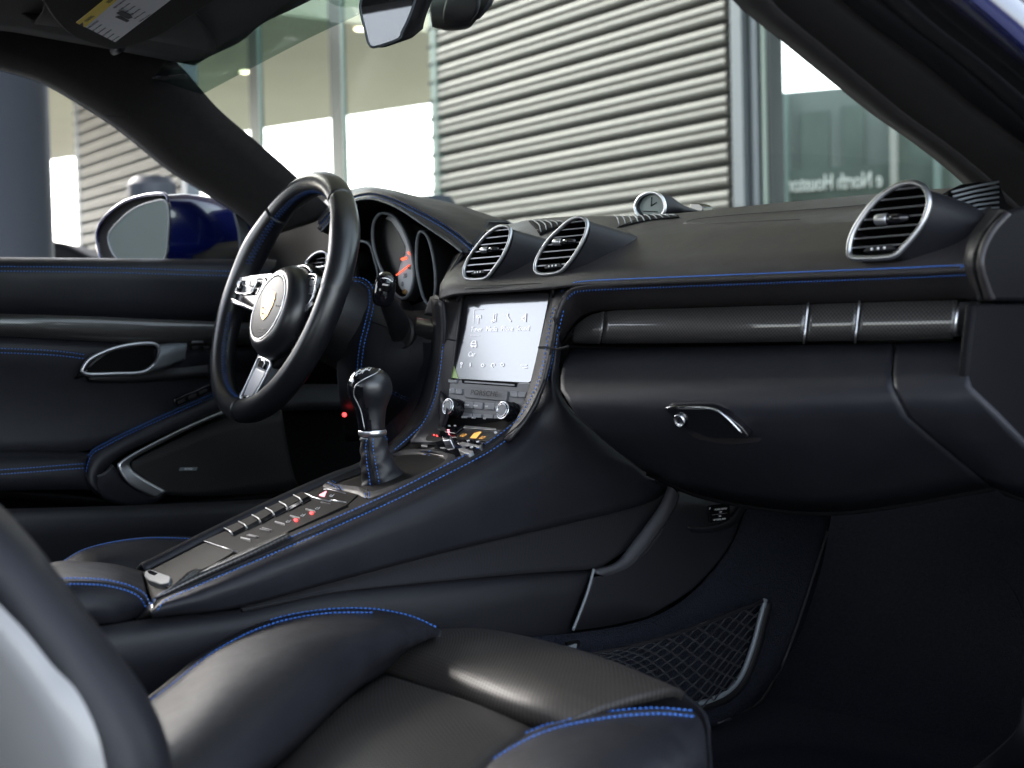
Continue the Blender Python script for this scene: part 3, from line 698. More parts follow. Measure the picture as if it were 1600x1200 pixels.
# radio plate
poly('radio_plate', [sp(x,y,.001) for x,y in [(704,593),(829,600),(812,648),(797,676),(780,680),(696,670),(699,630)]], M['radio_face'], infot, .004, bev=.0006)
def rb(q, m='grey_button', nm='button', h=.003, r=.12, par=None, bev=.0005): return button(nm, q, 'screen', M[m], par or infot, h=h, deep=.004, r=r, bev=bev)
rb([(722,592.5),(810,598.5),(808,605),(724,599)], 'black', 'disc_slot', .0018); rb([(703.5,593.5),(716,594.2),(715.5,598.8),(703,598.2)])
rb([(728,595.5),(806,601),(805.5,603.5),(727.5,598)], 'grey_print', 'disc_slot_edge', .0022, bev=.0002)
rb([(705,606.5),(713.8,607),(713.2,616),(704.5,615.5)]); rb([(714.6,607),(724,607.8),(723.2,616.8),(714,616.2)])
rb([(730.5,606.8),(796,612),(794,627.5),(729,622)], 'radio_face', 'badge_plate', .003)
rb([(800.5,611.5),(812,612.3),(810.5,621.5),(799.5,620.5)]); rb([(813,612.3),(825,613.3),(823,622.3),(811.5,621.5)])
for a, b in (((729,627.8),(742.5,628.6)), ((743.5,628.6),(757,629.6)), ((760.5,629.6),(776,630.6)), ((777,630.6),(790,631.6))):
    rb([a,b,(b[0]-1.6,b[1]+10.6),(a[0]-1,a[1]+10.4)])
    rb([(a[0]-2,a[1]+17.8),(b[0]-2.2,b[1]+17.8),(b[0]-4,b[1]+29),(a[0]-3.4,a[1]+28.4)])
def knob(px, py, r, l, par=infot):
    h = hit(px, py, 'screen'); d = (h[1]*.94+Vector((-.10, 0, .0))).normalized()
    b_ = MB().lathe([(r*1.02,-.001),(r*1.02,l*.3),(r*.98,l*.32),(r*.94,l*.9),(r*.88,l)], h[0], h[1], 40).build('knob', M['gloss_black'], par, smooth='auto')
    mb = MB()
    mb.tube([h[0]+h[1]*(l+.0002)+ (h[1].orthogonal().normalized()*cos(t)+h[1].cross(h[1].orthogonal().normalized())*sin(t))*r*.80 for t in [2*pi*i/32 for i in range(32)]], .0011, 6, True); mb.build('knob_ring', M['chrome'], b_)
    MB().lathe([(r*.56,l*.9),(r*.56,l+.0012),(r*.5,l+.0018)], h[0], h[1], 28).build('knob_cap', M['grey_button'], b_, smooth='auto')
    mb = MB(); mb.tube([h[0]+h[1]*(l+.0012)+ (h[1].orthogonal().normalized()*cos(t)+h[1].cross(h[1].orthogonal().normalized())*sin(t))*r*.60 for t in [2*pi*i/32 for i in range(32)]], .0005, 6, True); mb.build('knob_ring', M['chrome'], b_)
knob(717, 639.5, .0115, .017); knob(802.5, 645.5, .0120, .017)
ptext('brand_lettering', 'PORSCHE', 762, 616.2, (20,1.6), 'screen', M['black_print'], infot, .0085, off=.0056, ext=.00005, sx=1.35)
for s, px, py in (('TUNER',735,634.5),('MEDIA',749,635.5),('SOURCE',731.5,653.3),('BACK',746,654.2),('NAV',766,636.5),('CAR',782,637.5),('MAP',763,655.5)):
    ptext('button_text', s, px, py, (20,1.3), 'screen', M['white_print'], infot, .0028, off=.0060, ext=.00003)
ptext('button_text', '<', 709, 611, (20,1), 'screen', M['white_print'], infot, .004, off=.0060, ext=.00003); ptext('button_text', '>', 719, 611.5, (20,1), 'screen', M['white_print'], infot, .004, off=.0060, ext=.00003)
# ------------------------------------------------------------ instrument binnacle
bin_t = thing('instrument_cluster', 'hooded instrument cluster with three round gauges behind the steering wheel', 'instrument cluster', P(614, 470, x=-.33))
hoodout = [(500,345),(522,320),(545,309),(577,301),(593,301),(627,306),(657,312),(700,320),(727,328),(783,347)]
sti = [(500,352),(524,326),(548,312),(577,304),(600,307),(627,317),(677,342),(710,363),(725,375),(740,388)]
lip = [(502,362),(528,334),(550,316),(577,311),(600,316),(625,327),(660,350),(690,370),(707,382),(722,394)]
def bx(l, xs, dy=0): return [P(px, py, x=x)+Vector((0, dy, 0)) for (px, py), x in zip(l, xs)]
xs = [-.52,-.49,-.45,-.40,-.36,-.31,-.22,-.15,-.11,-.06]
def by(l, y0, y1): return [P(px, py, y=y0+(y1-y0)*i/(len(l)-1)) for i, (px, py) in enumerate(l)]
A0 = by(hoodout, .36, .27); A1 = by(sti, .17, .13); A2 = by(lip, .155, .105)
mid = [a.lerp(b, .5)+Vector((0, 0, .006)) for a, b in zip(A0, A1)]
surf('hood', [[p+Vector((0,.2,-.05)) for p in A0], A0, mid, A1], M['leather'], bin_t, n=60, m=6, key='hood')
surf('hood_lip', [A1, [a.lerp(b, .5)+Vector((0,-.006,.0)) for a, b in zip(A1, A2)], A2, [p+Vector((0,.012,-.004)) for p in A2]], M['leather'], bin_t, n=60, m=5, key='lip')
MB().tube(cr([p+Vector((0,-.001,0)) for p in A2], 60), .0012, 6).build('hood_edge', M['frame_grey'], bin_t)  # grey bead added to draw the lit line along the hood lip
stitches('stitching', [sti], ['hood','lip'], M['stitch'], bin_t, step=4.5, r=.0005); stitches('stitching', [shift(sti, -5)], ['lip','hood'], M['stitch'], bin_t, step=4.5, r=.0005)
# inside of the binnacle
bk = [P(530,330,y=.26),P(600,315,y=.26),P(660,350,y=.26),P(722,392,y=.2),P(722,470,y=.22),P(690,505,y=.22),P(560,500,y=.26),P(500,420,y=.26)]
surf('cowl_inner', [[p+Vector((0,.012,-.004)) for p in A2], [p+Vector((0,.07,-.016)) for p in A2], [p+Vector((0,.16,-.03)) for p in A2]], M['black'], bin_t, n=50, m=4, inner=False)
poly('cowl_back', bk, M['black'], bin_t, .01)
surf('cowl_side', [[P(722,393,y=.11),P(700,430,y=.09),P(686,466,y=.05)],[P(708,400,y=.19),P(690,440,y=.19),P(675,500,y=.17)]], M['soft_plastic'], bin_t, n=12, m=8)
def gauge(outl, y, dep, kind):
    C_ = cr([P(px, py, y=y+dyy) for px, py, dyy in outl], 64, True); cc = sum(C_, Vector())/64
    _, n, _ = flat(C_); 
    if n.y > 0: n = -n
    MB().tube(C_, .0022, 8, True).build('gauge_bezel', M['frame_grey'], bin_t)
    surf('gauge_tube', [C_, [cc+(p-cc)*1.0+Vector((0,dep*.5,0)) for p in C_], [cc+(p-cc)*.97+Vector((0,dep,0)) for p in C_]], M['black'], bin_t, n=64, m=3, closed=True, inner=True, thick=0)
    surf('gauge_shell', [C_, [cc+(p-cc)*1.06+Vector((0,.006,0)) for p in C_], [cc+(p-cc)*1.07+Vector((0,dep*1.1,0)) for p in C_]], M['plastic'], bin_t, n=64, m=3, closed=True, thick=0)
    F = [cc+(p-cc)*.97+Vector((0,dep,0)) for p in C_]
    return C_, F, cc, n
tc_ = [(600,333,-.0),(617,340,0),(632,362,0),(643,395,0),(647,425,0),(643,452,0),(632,466,0),(618,460,0),(604,437,0),(592,412,0),(583,380,0),(583,352,0),(590,337,0)]
Cg, Fg, cg, ng = gauge(tc_, .16, .016, 0)
fp, fn, fc = flat(Fg)
face = MB().prism(fp, fn, .003).build('gauge_face', M['gauge_face'], bin_t, smooth=False)
plane_bvh('face', fc, fn)
# dark reflection painted over the dial as a plate, lower right left pale
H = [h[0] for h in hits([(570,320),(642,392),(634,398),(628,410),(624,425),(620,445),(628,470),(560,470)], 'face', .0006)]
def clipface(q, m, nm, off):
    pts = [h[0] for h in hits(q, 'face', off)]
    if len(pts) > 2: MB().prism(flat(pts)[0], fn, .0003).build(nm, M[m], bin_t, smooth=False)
clipface([(597,339),(612,346),(624,364),(634,385),(633,398),(626,412),(622,428),(623,446),(614,448),(604,432),(594,405),(588,378),(588,355)], 'gauge_dark', 'painted_reflection', .0008)
for s, px, py in (('20',634,431),('0',630,444),('40',640,418)): ptext('dial_number', s, px, py, (6,-.2), 'face', M['black_print'], bin_t, .009, off=.0012)
icon([[(620,430),(641,414)]], .0009, 'needle_red', 'needle', 'face', bin_t)
icon([[(638,394),(643,399)]], .0012, 'needle_red', 'dial_mark', 'face', bin_t); icon([[(628,405),(636,403)]], .0018, 'needle_red', 'dial_mark', 'face', bin_t)
icon([arc(633,456,2.5,0,360)], .0016, 'gold', 'dial_cap', 'face', bin_t)
Cg2, F2, c2, n2 = gauge([(660,362,0),(668,370,0),(675,392,0),(680,425,0),(680,455,0),(674,475,0),(664,470,0),(656,445,0),(651,415,0),(651,385,0),(654,366,0)], .15, .04, 0)
MB().prism(flat(F2)[0], flat(F2)[1], .003).build('gauge_face', M['gauge_dark'], bin_t, smooth=False)
Cg3, F3, c3, n3 = gauge([(562,377,0),(577,382,0),(584,400,0),(590,430,0),(582,452,0),(560,455,0),(540,440,0),(532,410,0),(540,385,0)], .17, .04, 0)
MB().prism(flat(F3)[0], flat(F3)[1], .003).build('gauge_face', M['gauge_dark'], bin_t, smooth=False)
poly('bezel_plate', [P(x,y,y=.18) for x,y in [(640,478),(664,470),(672,498),(664,512),(648,500)]], M['satin_silver'], bin_t, .004)
poly('cowl_floor', [P(560,440,y=.15),P(600,445,y=.15),P(600,470,y=.13),P(556,468,y=.13)], M['soft_plastic'], bin_t, .004, bev=.002)
# chrono clock on the crown
ck = thing('dash_clock', 'small round stopwatch pod on top of the dashboard against the corrugated wall', 'clock', P(1030, 332, y=.30))
C_ = cr([P(px, py, y=.27) for px, py in [(992,326),(998,310),(1010,302),(1024,301),(1035,309),(1039,322),(1036,334),(1020,342),(1002,340)]], 48, True)
cc = sum(C_, Vector())/48
MB().tube(C_, .0022, 8, True).build('bezel', M['aluminium'], ck)
tip = P(1096, 330, y=.34)
rows = [[cc+(p-cc)*.97 for p in C_], [cc+(p-cc)*1.07+Vector((.0,.008,0)) for p in C_], [(cc+(p-cc)*1.02).lerp(tip, .25)+Vector((0,0,.004)) for p in C_], [(cc+(p-cc)*.8).lerp(tip, .6) for p in C_], [(cc+(p-cc)*.2).lerp(tip, .98) for p in C_]]
surf('pod', rows, M['soft_plastic'], ck, n=48, m=5, closed=True, thick=0)
fcl = [cc+(p-cc)*.9+Vector((0,.006,0)) for p in C_]; fp2, fn2, _ = flat(fcl)
MB().prism(fp2, fn2, .003).build('clock_face', M['clock_dial'], ck, smooth=False)
plane_bvh('clock', fp2[0], fn2)
icon([[(1018,322),(1019,308)],[(1018,322),(1027,316)],[(1006,330),(1028,331)]], .0006, 'black_print', 'clock_hand', 'clock', ck)
poly('sensor', [P(x,y,y=.36) for x,y in [(1078,318),(1093,318),(1098,323),(1098,330),(1080,330)]], M['gloss_black'], ck, .02, bev=.001)
# ============================================================ centre console
con = thing('center_console', 'sloping leather centre console with long blue double seam between the two seats', 'console', P(600, 800, x=.07))
SEAM = [(868,500),(862,540),(852,590),(840,620),(826,648),(808,670),(760,704),(700,736),(600,786),(450,852),(300,916),(250,938),(237,950)]
Lp = [(222,893),(330,838),(440,785),(520,750),(560,735),(615,705),(655,672),(690,640)]
Rp = [(242,944),(300,914),(450,850),(600,784),(700,734),(760,702),(800,676),(826,650)]
def rx(l, x, dz=0): return [P(px, py, x=x)+Vector((0, 0, dz)) for px, py in l]
Lr, Rr = rx(Lp, -.03), rx(Rp, .163)
surf('top_tray', [[a.lerp(b, f)+Vector((0, 0, -.004*sin(pi*f))) for a, b in zip(Lr, Rr)] for f in (0, .12, .5, .88, 1)], M['console_panel'], con, n=60, m=6, key='ctop', thick=.006)
surf('tray_rim', [[p+Vector((-.012,0,-.02)) for p in Lr], [p+Vector((-.008,0,.003)) for p in Lr], [p+Vector((.002,0,.004)) for p in Lr], [p+Vector((.007,0,-.001)) for p in Lr]], M['leather'], con, n=60, m=4, key='crim')
surf('driver_side', [[p+Vector((-.012,0,-.02)) for p in Lr], [p+Vector((-.02,0,-.12)) for p in Lr], [Vector((p.x-.03,p.y,.25)) for p in Lr]], M['soft_plastic'], con, n=40, m=4)
stitches('stitching', [[(224,892),(330,837),(440,784),(520,749),(562,733),(614,704)]], 'crim', M['stitch'], con, step=5, r=.0005)
Bp = [(878,541),(875,590),(884,630),(950,690),(1015,742),(1047,757),(1012,786),(870,822),(700,862),(520,910),(370,950),(270,962),(238,966)]
x0 = [.165,.165,.165,.165,.165,.165,.165,.165,.165,.165,.165,.165,.165]
T_ = [P(px,py,x=.165) for px,py in SEAM]; Bt = [P(px,py,x=.183) for px,py in Bp]
def mixr(f, x):
    return [P(a[0]+(b[0]-a[0])*f, a[1]+(b[1]-a[1])*f, x=x) for a, b in zip(SEAM, Bp)]
surf('side_panel', [T_, mixr(.10, .176), mixr(.28, .190), mixr(.6, .190), Bt], M['leather'], con, n=90, m=8, key='cside', thick=.005)
# leather roll between seam and tray
rim_in = [(848,560),(842,590),(830,622),(817,645),(799,664),(753,697),(693,729),(593,779),(443,845),(295,908),(250,930),(240,938)]
SEAM2 = [(862,540),(852,590),(840,620),(826,648),(808,670),(760,704),(700,736),(600,786),(450,852),(300,916),(254,938),(240,950)]
surf('tray_border', [[P(px,py,x=.150)+Vector((0,0,.002)) for px,py in rim_in],[P(px*.5+a*.5,py*.5+b*.5-1,x=.157) for (px,py),(a,b) in zip(rim_in,SEAM2)],[P(px,py,x=.165) for px,py in SEAM2]], M['leather'], con, n=90, m=4, key='crol')
KS = ['cside','crol','stack','top','fascia','ctop']
sp_ = [(900,450),(884,463),(874,482),(868,505),(862,540),(853,585),(840,618),(825,646),(806,669),(760,702),(700,734),(600,784),(450,850),(300,914),(255,935),(240,950)]
sp_ = sp_[2:]
seam('seam', sp_, KS, M['groove'], con, r=.0012, step=6)
stitches('stitching', [shift(sp_, 6)], KS, M['stitch'], con, step=6.4, r=.00062, off=.0010)
stitches('stitching', [shift(sp_, -7)], KS, M['stitch'], con, step=6.4, r=.00062, off=.0010)
stitches('stitching', [ls], ['stack','top'], M['stitch'], con, step=5.5, r=.0006)
surf('stack_flank', [[P(x,y,y=.0+i*0) for i,(x,y) in enumerate([(690,470),(693,510),(690,545),(684,590),(672,635),(655,668),(618,703)])],[P(x,y,y=.03) for x,y in [(680,468),(684,510),(682,545),(676,590),(662,635),(645,668),(608,703)]],[P(x,y,y=.09) for x,y in [(672,466),(675,510),(672,545),(664,590),(650,635),(632,668),(600,700)]]], M['leather'], con, n=30, m=5, key='stack')
surf('stack_floor', [rowp([(684,600),(660,660),(618,703)],.0),rowp([(699,640),(690,668),(668,700)],-.03)], M['leather'], con, n=12, m=5, key='stack')
# fill behind the climate panel down to the radio
poly('lower_fill', [P(x,y,y=-.015) for x,y in [(690,650),(800,655),(815,690),(760,712),(650,700)]], M['black'], con, .01)
K = ['ctop']
def cb(q, m='gloss_black', nm='switch', h=.002, r=.12, bev=.0004, par=None, deep=.003): return button(nm, q, K, M[m], par or con, h=h, deep=deep, r=r, bev=bev)
def zq(l, ox, oy, k): return [(ox+x/k, oy+y/k) for x, y in l]
# climate panel
cb([(668,695),(722,671),(800,673),(770,704),(706,716),(648,706)], 'gloss_black', 'climate_plate', .002, .06)
Z7 = lambda l: zq(l, 660, 640, 8)
cb(Z7([(550,262),(560,250),(950,290),(955,312),(540,280)]), 'aluminium', 'climate_bar', .006)
dsp = cb(Z7([(480,330),(530,285),(985,335),(860,440),(440,400)]), 'gauge_dark', 'climate_display', .0045, .03)
for s, px, py in (('LO',727,686.5),('LO',756.5,690.5)): ptext('temperature_digits', s, px, py, (10,1.4), K, M['amber_light'], con, .0085, off=.0056, ext=.00005)
cb(Z7([(670,345),(740,325),(765,330),(695,412),(620,405)]), 'amber_light', 'fan_bars', .0055, .03, bev=.0001)
for q in ([(480,340),(540,300),(520,300),(470,340)],): pass
cb(Z7([(905,340),(990,335),(1000,350),(930,372)]), 'plastic', 'switch', .005)
cb(Z7([(485,465),(520,450),(760,500),(745,520),(560,500),(530,510)]), 'satin_silver', 'rocker', .005)
cb(Z7([(470,540),(520,525),(655,570),(600,605),(480,565)]), 'satin_silver', 'rocker', .005)
cb(Z7([(540,440),(600,425),(690,445),(660,475)]), 'gloss_black', 'rocker', .006); cb(Z7([(680,465),(720,450),(800,470),(770,500)]), 'gloss_black', 'rocker', .006); cb(Z7([(560,530),(630,510),(700,530),(650,565)]), 'gloss_black', 'rocker', .006)
cb(Z7([(230,280),(290,255),(330,310),(300,330),(220,310)]), 'plastic', 'rocker', .008); cb(Z7([(320,265),(500,255),(540,270),(440,350),(300,330)]), 'gloss_black', 'rocker', .006)
cb(Z7([(80,420),(120,395),(280,430),(290,460),(200,485),(80,470)]), 'plastic', 'rocker', .009); cb(Z7([(290,420),(340,400),(410,420),(400,470),(300,485)]), 'satin_silver', 'toggle', .010, .25, .001)
cb(Z7([(300,425),(340,410),(395,425),(385,462),(310,470)]), 'gloss_black', 'toggle', .0115, .25, .001)
cb(Z7([(0,460),(80,475),(75,500),(0,488)]), 'satin_silver', 'rocker', .004); cb(Z7([(235,505),(300,512),(320,520),(240,520)]), 'satin_silver', 'switch_mark', .004)
for a in ((172,390),(208,400)): cb(Z7([(a[0],a[1]-6),(a[0]+18,a[1]-8),(a[0]+20,a[1]),(a[0]+2,a[1]+3)]), 'red_light', 'indicator', .0085, bev=0)
for a in ((350,255),(425,256),(340,312),(345,336)): cb(Z7([(a[0],a[1]-5),(a[0]+26,a[1]-6),(a[0]+26,a[1]+1),(a[0],a[1]+3)]), 'white_print' if a[0] > 345 else 'pink_light', 'switch_mark', .0068, bev=0)
for a in ((595,450),(710,465),(635,535),(935,345)): cb(Z7([(a[0]-14,a[1]),(a[0]+20,a[1]-10),(a[0]+25,a[1]-3),(a[0]-8,a[1]+8)]), 'white_print', 'switch_mark', .0068, bev=0)
# switch strip
Z3_ = lambda l: zq(l, 300, 740, 6.154)
cb(Z3_([(125,672),(1085,212),(1190,258),(1330,292),(1485,303),(1500,320),(450,782)]), 'console_panel', 'switch_plate', .0022, .02)
cb(Z3_([(1100,205),(1310,60),(1420,170),(1600,215),(1500,300),(1340,285),(1200,250)]), 'console_panel', 'switch_plate', .0018, .05)
D_ = Z3_([(385,598),(525,535),(655,473),(785,405),(915,345),(1050,280),(1140,240)])
for i in range(6):
    a, b = D_[i], D_[i+1]; s_ = 1.2
    cb([(a[0]-11,a[1]-6),(b[0]-12,b[1]-6),(b[0]-1,b[1]+1.2),(a[0]+s_,a[1]+1.2)], 'console_panel', 'switch', .0042, .08)
    cb([(a[0]+1,a[1]+1.6),(b[0]-1,b[1]+1.6),(b[0]+2.2,b[1]+5.2),(a[0]+4.4,a[1]+5.6)], 'gloss_black', 'switch_edge', .0036, .08)
    H = [h[0] for h in hits([(a[0]-10,a[1]-5.4),(a[0]-1,a[1]-.6),(a[0]+3,a[1]+5)], K, .0052)]
    MB().tube(H, .0008, 6).build('switch_divider', M['aluminium'], con)
for a, b in (((1200,258),(1200,258)),): pass
H = [h[0] for h in hits(Z3_([(1080,214),(1125,225),(1165,250),(1205,262),(1330,292),(1345,282),(1375,284),(1485,303)]), K, .003)]
MB().tube(H, .0009, 6).build('switch_divider', M['aluminium'], con)
H = [h[0] for h in hits(Z3_([(128,674),(280,725),(448,780)]), K, .003)]; MB().tube(H, .0007, 6).build('lid_edge', M['satin_silver'], con)
H = [h[0] for h in hits(Z3_([(1275,175),(1330,176),(1480,215)]), K, .003)]; MB().tube(H, .0006, 6).build('switch_divider', M['satin_silver'], con)
for (x, y), big in (((520,662),1),((580,640),0),((598,634),0),((705,580),0),((728,570),0),((850,510),1),((995,452),1),((1145,387),1),((1290,322),0)):
    w_ = 4 if big else 1.2; q = Z3_([(x-45,y-12),(x-40,y-20),(x+50,y+4),(x+48,y+(14 if big else 8))])
    cb(q, 'aluminium' if big else 'slat_edge', 'indicator_bar', .0042, .05, .0002)
for x, y in ((1005,478),(1155,412)): cb(Z3_([(x-18,y),(x,y-10),(x+24,y-2),(x+4,y+10)]), 'red_light', 'indicator', .0045, .3, 0)
for x, y in ((935,485),(1075,425),(1215,360),(950,292),(830,352),(1350,235)): icon([Z3_([(x-20,y+10),(x-10,y-10),(x+22,y-14),(x+12,y+8),(x-20,y+10)]), Z3_([(x-8,y),(x+10,y-4)])], .00035, 'white_print', 'switch_icon', K, con) if False else MB().tube([h[0] for h in hits(Z3_([(x-22,y+8),(x-8,y-8),(x+8,y+2),(x+24,y-10),(x+6,y+10),(x-20,y+8)]), K, .0032)], .0004, 5).build('switch_icon', M['white_print'], con)
cb(Z3_([(1228,232),(1300,192),(1278,246)]), 'pink_light', 'hazard_triangle', .0035, .05, 0)
# storage lid and its latch
cb([(321,851),(371,868),(268,921),(244,917),(229,908),(228,901)], 'console_panel', 'storage_lid', .0035, .12, .0008)
cb([(229,901),(238,897),(272,910),(268,918),(255,921),(235,915),(229,908)], 'frame_grey', 'lid_latch', .006, .35, .001)
cb([(234,901),(238,899.5),(258,908),(257,911),(250,911),(236,905)], 'gloss_black', 'latch_grip', .0068, .35, .0004)
if False: surf('border_strip', [[h[0] for h in hits([(258,922),(372,871),(545,791),(650,740),(700,716),(745,695)], K, .003)], [h[0] for h in hits([(262,930),(380,877),(550,798),(655,746),(704,721),(750,699)], K, .003)]], M['frame_grey'], con, n=40, m=2)
surf('border_strip', [[h[0] for h in hits([(236,936),(300,903),(380,868),(450,836)], KS+K, .0045)], [h[0] for h in hits([(240,942),(303,909),(383,873),(452,840)], KS+K, .0045)]], M['carbon'], con, n=40, m=2)
surf('rear_tip', [[P(205,962,x=.12),P(222,950,x=.13),P(238,942,x=.15)],[P(212,968,x=.14),P(226,960,x=.155),P(240,952,x=.165)]], M['carbon'], con, n=10, m=4)
# gear lever well
rim = [(503,763),(515,752),(560,733),(610,711),(640,703),(675,703),(700,708),(712,714),(700,729),(650,753),(582,779),(556,773),(530,770)]
Rm = [h[0] for h in hits(rim, K, .001)]
cw = sum(Rm, Vector())/len(Rm)
surf('lever_well', [Rm, [cw+(p-cw)*.97+Vector((0,0,.006)) for p in Rm], [cw+(p-cw)*.9+Vector((0,0,.005)) for p in Rm], [cw+(p-cw)*.7+Vector((0,0,-.018)) for p in Rm], [cw+(p-cw)*.3+Vector((0,0,-.03)) for p in Rm]], M['leather'], con, n=60, m=5, closed=True, thick=0, key='well')
double_seam([(675,706),(662,716),(650,728),(640,742)], ['well'], con, gap=2.6, step=4, r=.0005)
double_seam([(513,752),(525,758),(535,768)], ['well'], con, gap=2.4, step=4, r=.0005)
double_seam([(573,764),(574,772),(573,780)], ['well','ctop'], con, gap=3, step=4, r=.0005)
# rear armrest lid
arm = thing('armrest', 'padded centre armrest lid with curved blue double seam at the rear of the console', 'armrest', P(150, 950, x=.07))
surf('lid_pad', [[P(60,885,x=-.03),P(100,876,x=-.03),P(170,880,x=-.03),P(222,892,x=-.025)],
                 [P(50,905,x=.05),P(100,893,x=.05),P(180,898,x=.05),P(226,913,x=.05)],
                 [P(50,925,x=.12),P(105,911,x=.13),P(180,915,x=.13),P(230,935,x=.125)],
                 [P(60,952,x=.145),P(130,945,x=.155),P(190,950,x=.155),P(229,951,x=.145)],
                 [P(70,990,x=.14),P(150,976,x=.15),P(190,972,x=.15),P(226,960,x=.14)]], M['leather'], arm, n=30, m=8, key='arm', thick=.01)
double_seam([(70,912),(105,909),(160,911),(200,920),(222,932),(231,948)], ['arm'], arm, gap=4.5, step=6, r=.0007, thick=.001)
surf('lid_base', [[P(60,950,x=.15),P(130,968,x=.15),P(155,976,x=.14),P(205,964,x=.13)],[P(60,1000,x=.14),P(130,1000,x=.15),P(155,990,x=.14),P(215,972,x=.13)]], M['plastic'], arm, n=20, m=5)
# ============================================================ gear lever
gl = thing('gear_lever', 'manual gear lever with round glossy knob and blue stitched leather boot', 'gear lever', P(600, 765, x=.05))
def ax_pt(px, py): return P(px, py, x=.05)
kp = [(577,573.5,1),(577,575,11),(577.2,580,22),(577.5,588,30),(577.5,598,34.2),(578,608,35),(578.5,618,33),(579,628,28.5),(579.5,638,24.5),(580,648,22.5),(580.5,660,21),(581.5,672,20.5)]
sc_ = (P(577,600,x=.05)-CAM).dot(FW)/FPX
def lathe_px(prof, k=40, zsq=1.0, wob=0):
    vs = []; fs = []
    for i, (px, py, r) in enumerate(prof):
        c = ax_pt(px, py)
        for j in range(k):
            a = 2*pi*j/k; q = r*sc_*(1+wob*sin(a*5+i*.9)+wob*.6*sin(a*3-i*.7))
            vs.append(c+Vector((cos(a)*q, sin(a)*q, 0)))
    n = len(prof)
    for i in range(n-1):
        for j in range(k):
            j2 = (j+1) % k; fs.append((i*k+j, (i+1)*k+j, (i+1)*k+j2, i*k+j2))
    fs.append(tuple(range(k))); fs.append(tuple((n-1)*k+j for j in range(k))[::-1])
    return vs, fs
pr = [tuple(v) for v in cr([Vector(p) for p in kp], 36)]
vs, fs = lathe_px(pr)
mesh('knob', vs, fs, M['wheel_leather'], gl, key='knob')
# glossy cap wrapping the top and the driver side of the knob
def capside(v):
    c = ax_pt(578, 600); d = v-c; t = max(0, min(1, (600-0-((v-CAM).dot(-UP)/(v-CAM).dot(FW)*FPX+600)+0)/26)) 
    lat = d.dot(RT); dep = -d.dot(FW); up = d.z
    return lat < -.008-.25*up+ (0.036 if up > .012 else 0) * min(1, (up-.012)/.010 if up > .012 else 0)
vs2 = []; k = 40; ff = []
vv = [Vector(v) for v in vs]
for f in fs[:-2]:
    c = sum((vv[i] for i in f), Vector())/4
    if capside(c): ff.append(f)
used = sorted({i for f in ff for i in f}); mp_ = {i: n for n, i in enumerate(used)}
def outw(i):
    r, j = divmod(i, k); c = ax_pt(pr[r][0], pr[r][1]); d = vv[i]-c; return vv[i]+(d.normalized()*.0006 if d.length > 1e-4 else Vector((0,0,.0006)))+Vector((0,0,.0004 if r < 8 else 0))
mesh('knob_cap', [outw(i) for i in used], [tuple(mp_[i] for i in f) for f in ff], M['gloss_black'], gl, key='knob')
seam('cap_edge', [(596,577),(588,583),(578,588),(568,593),(558,600),(553,610),(554,620),(559,630),(564,642),(567,656),(570,671)], 'knob', M['satin_silver'], gl, r=.0007, step=4, off=.0002)
for q in ([(561,585),(570,579),(566,584)], [(563,581),(575,577)], [(556,588),(559,584)], [(571,576.5),(577,579.5),(580,575.5)], [(592,577.5),(594,578)], [(554,586),(558,582),(562,579.5)]):
    H = [h[0] for h in hits(q, 'knob', .0006)]
    if len(H) > 1: MB().tube(H, .0006, 5).build('shift_mark', M['white_print'], gl)
vs, fs = lathe_px([(581.5,671.5,21),(581.8,673,22.2),(582,677,22.4),(582.2,680,21.5),(582.3,682,19)], 40); mesh('collar', vs, fs, M['aluminium'], gl)
bp_ = [(582.5,681,19),(583,686,20.5),(584,692,21),(586,704,23),(589,718,26),(594,732,30),(600,745,35),(606,757,42),(610,768,50)]
pr2 = [tuple(v) for v in cr([Vector(p) for p in bp_], 30)]
vs, fs = lathe_px(pr2, 48, wob=.035); mesh('boot', vs, fs, M['boot_leather'], gl, key='boot')
seam('boot_seam', [(577,684),(577,700),(580,725),(585,745),(588,765)], 'boot', M['groove'], gl, r=.0007, step=5)
stitches('stitching', [[(573,686),(572,700),(574,725),(578,748),(580,770)], [(583,684),(583,700),(587,725),(591,745),(594,765)]], 'boot', M['stitch'], gl, step=5.4, r=.00055)
seam('boot_hem', [(563,687),(568,685.5),(575,686.5)], 'boot', M['frame_grey'], gl, r=.0010, step=3)
stitches('stitching', [[(562,690),(562.5,697)], [(601,681),(605,688)]], 'boot', M['stitch'], gl, step=3.5, r=.0004)
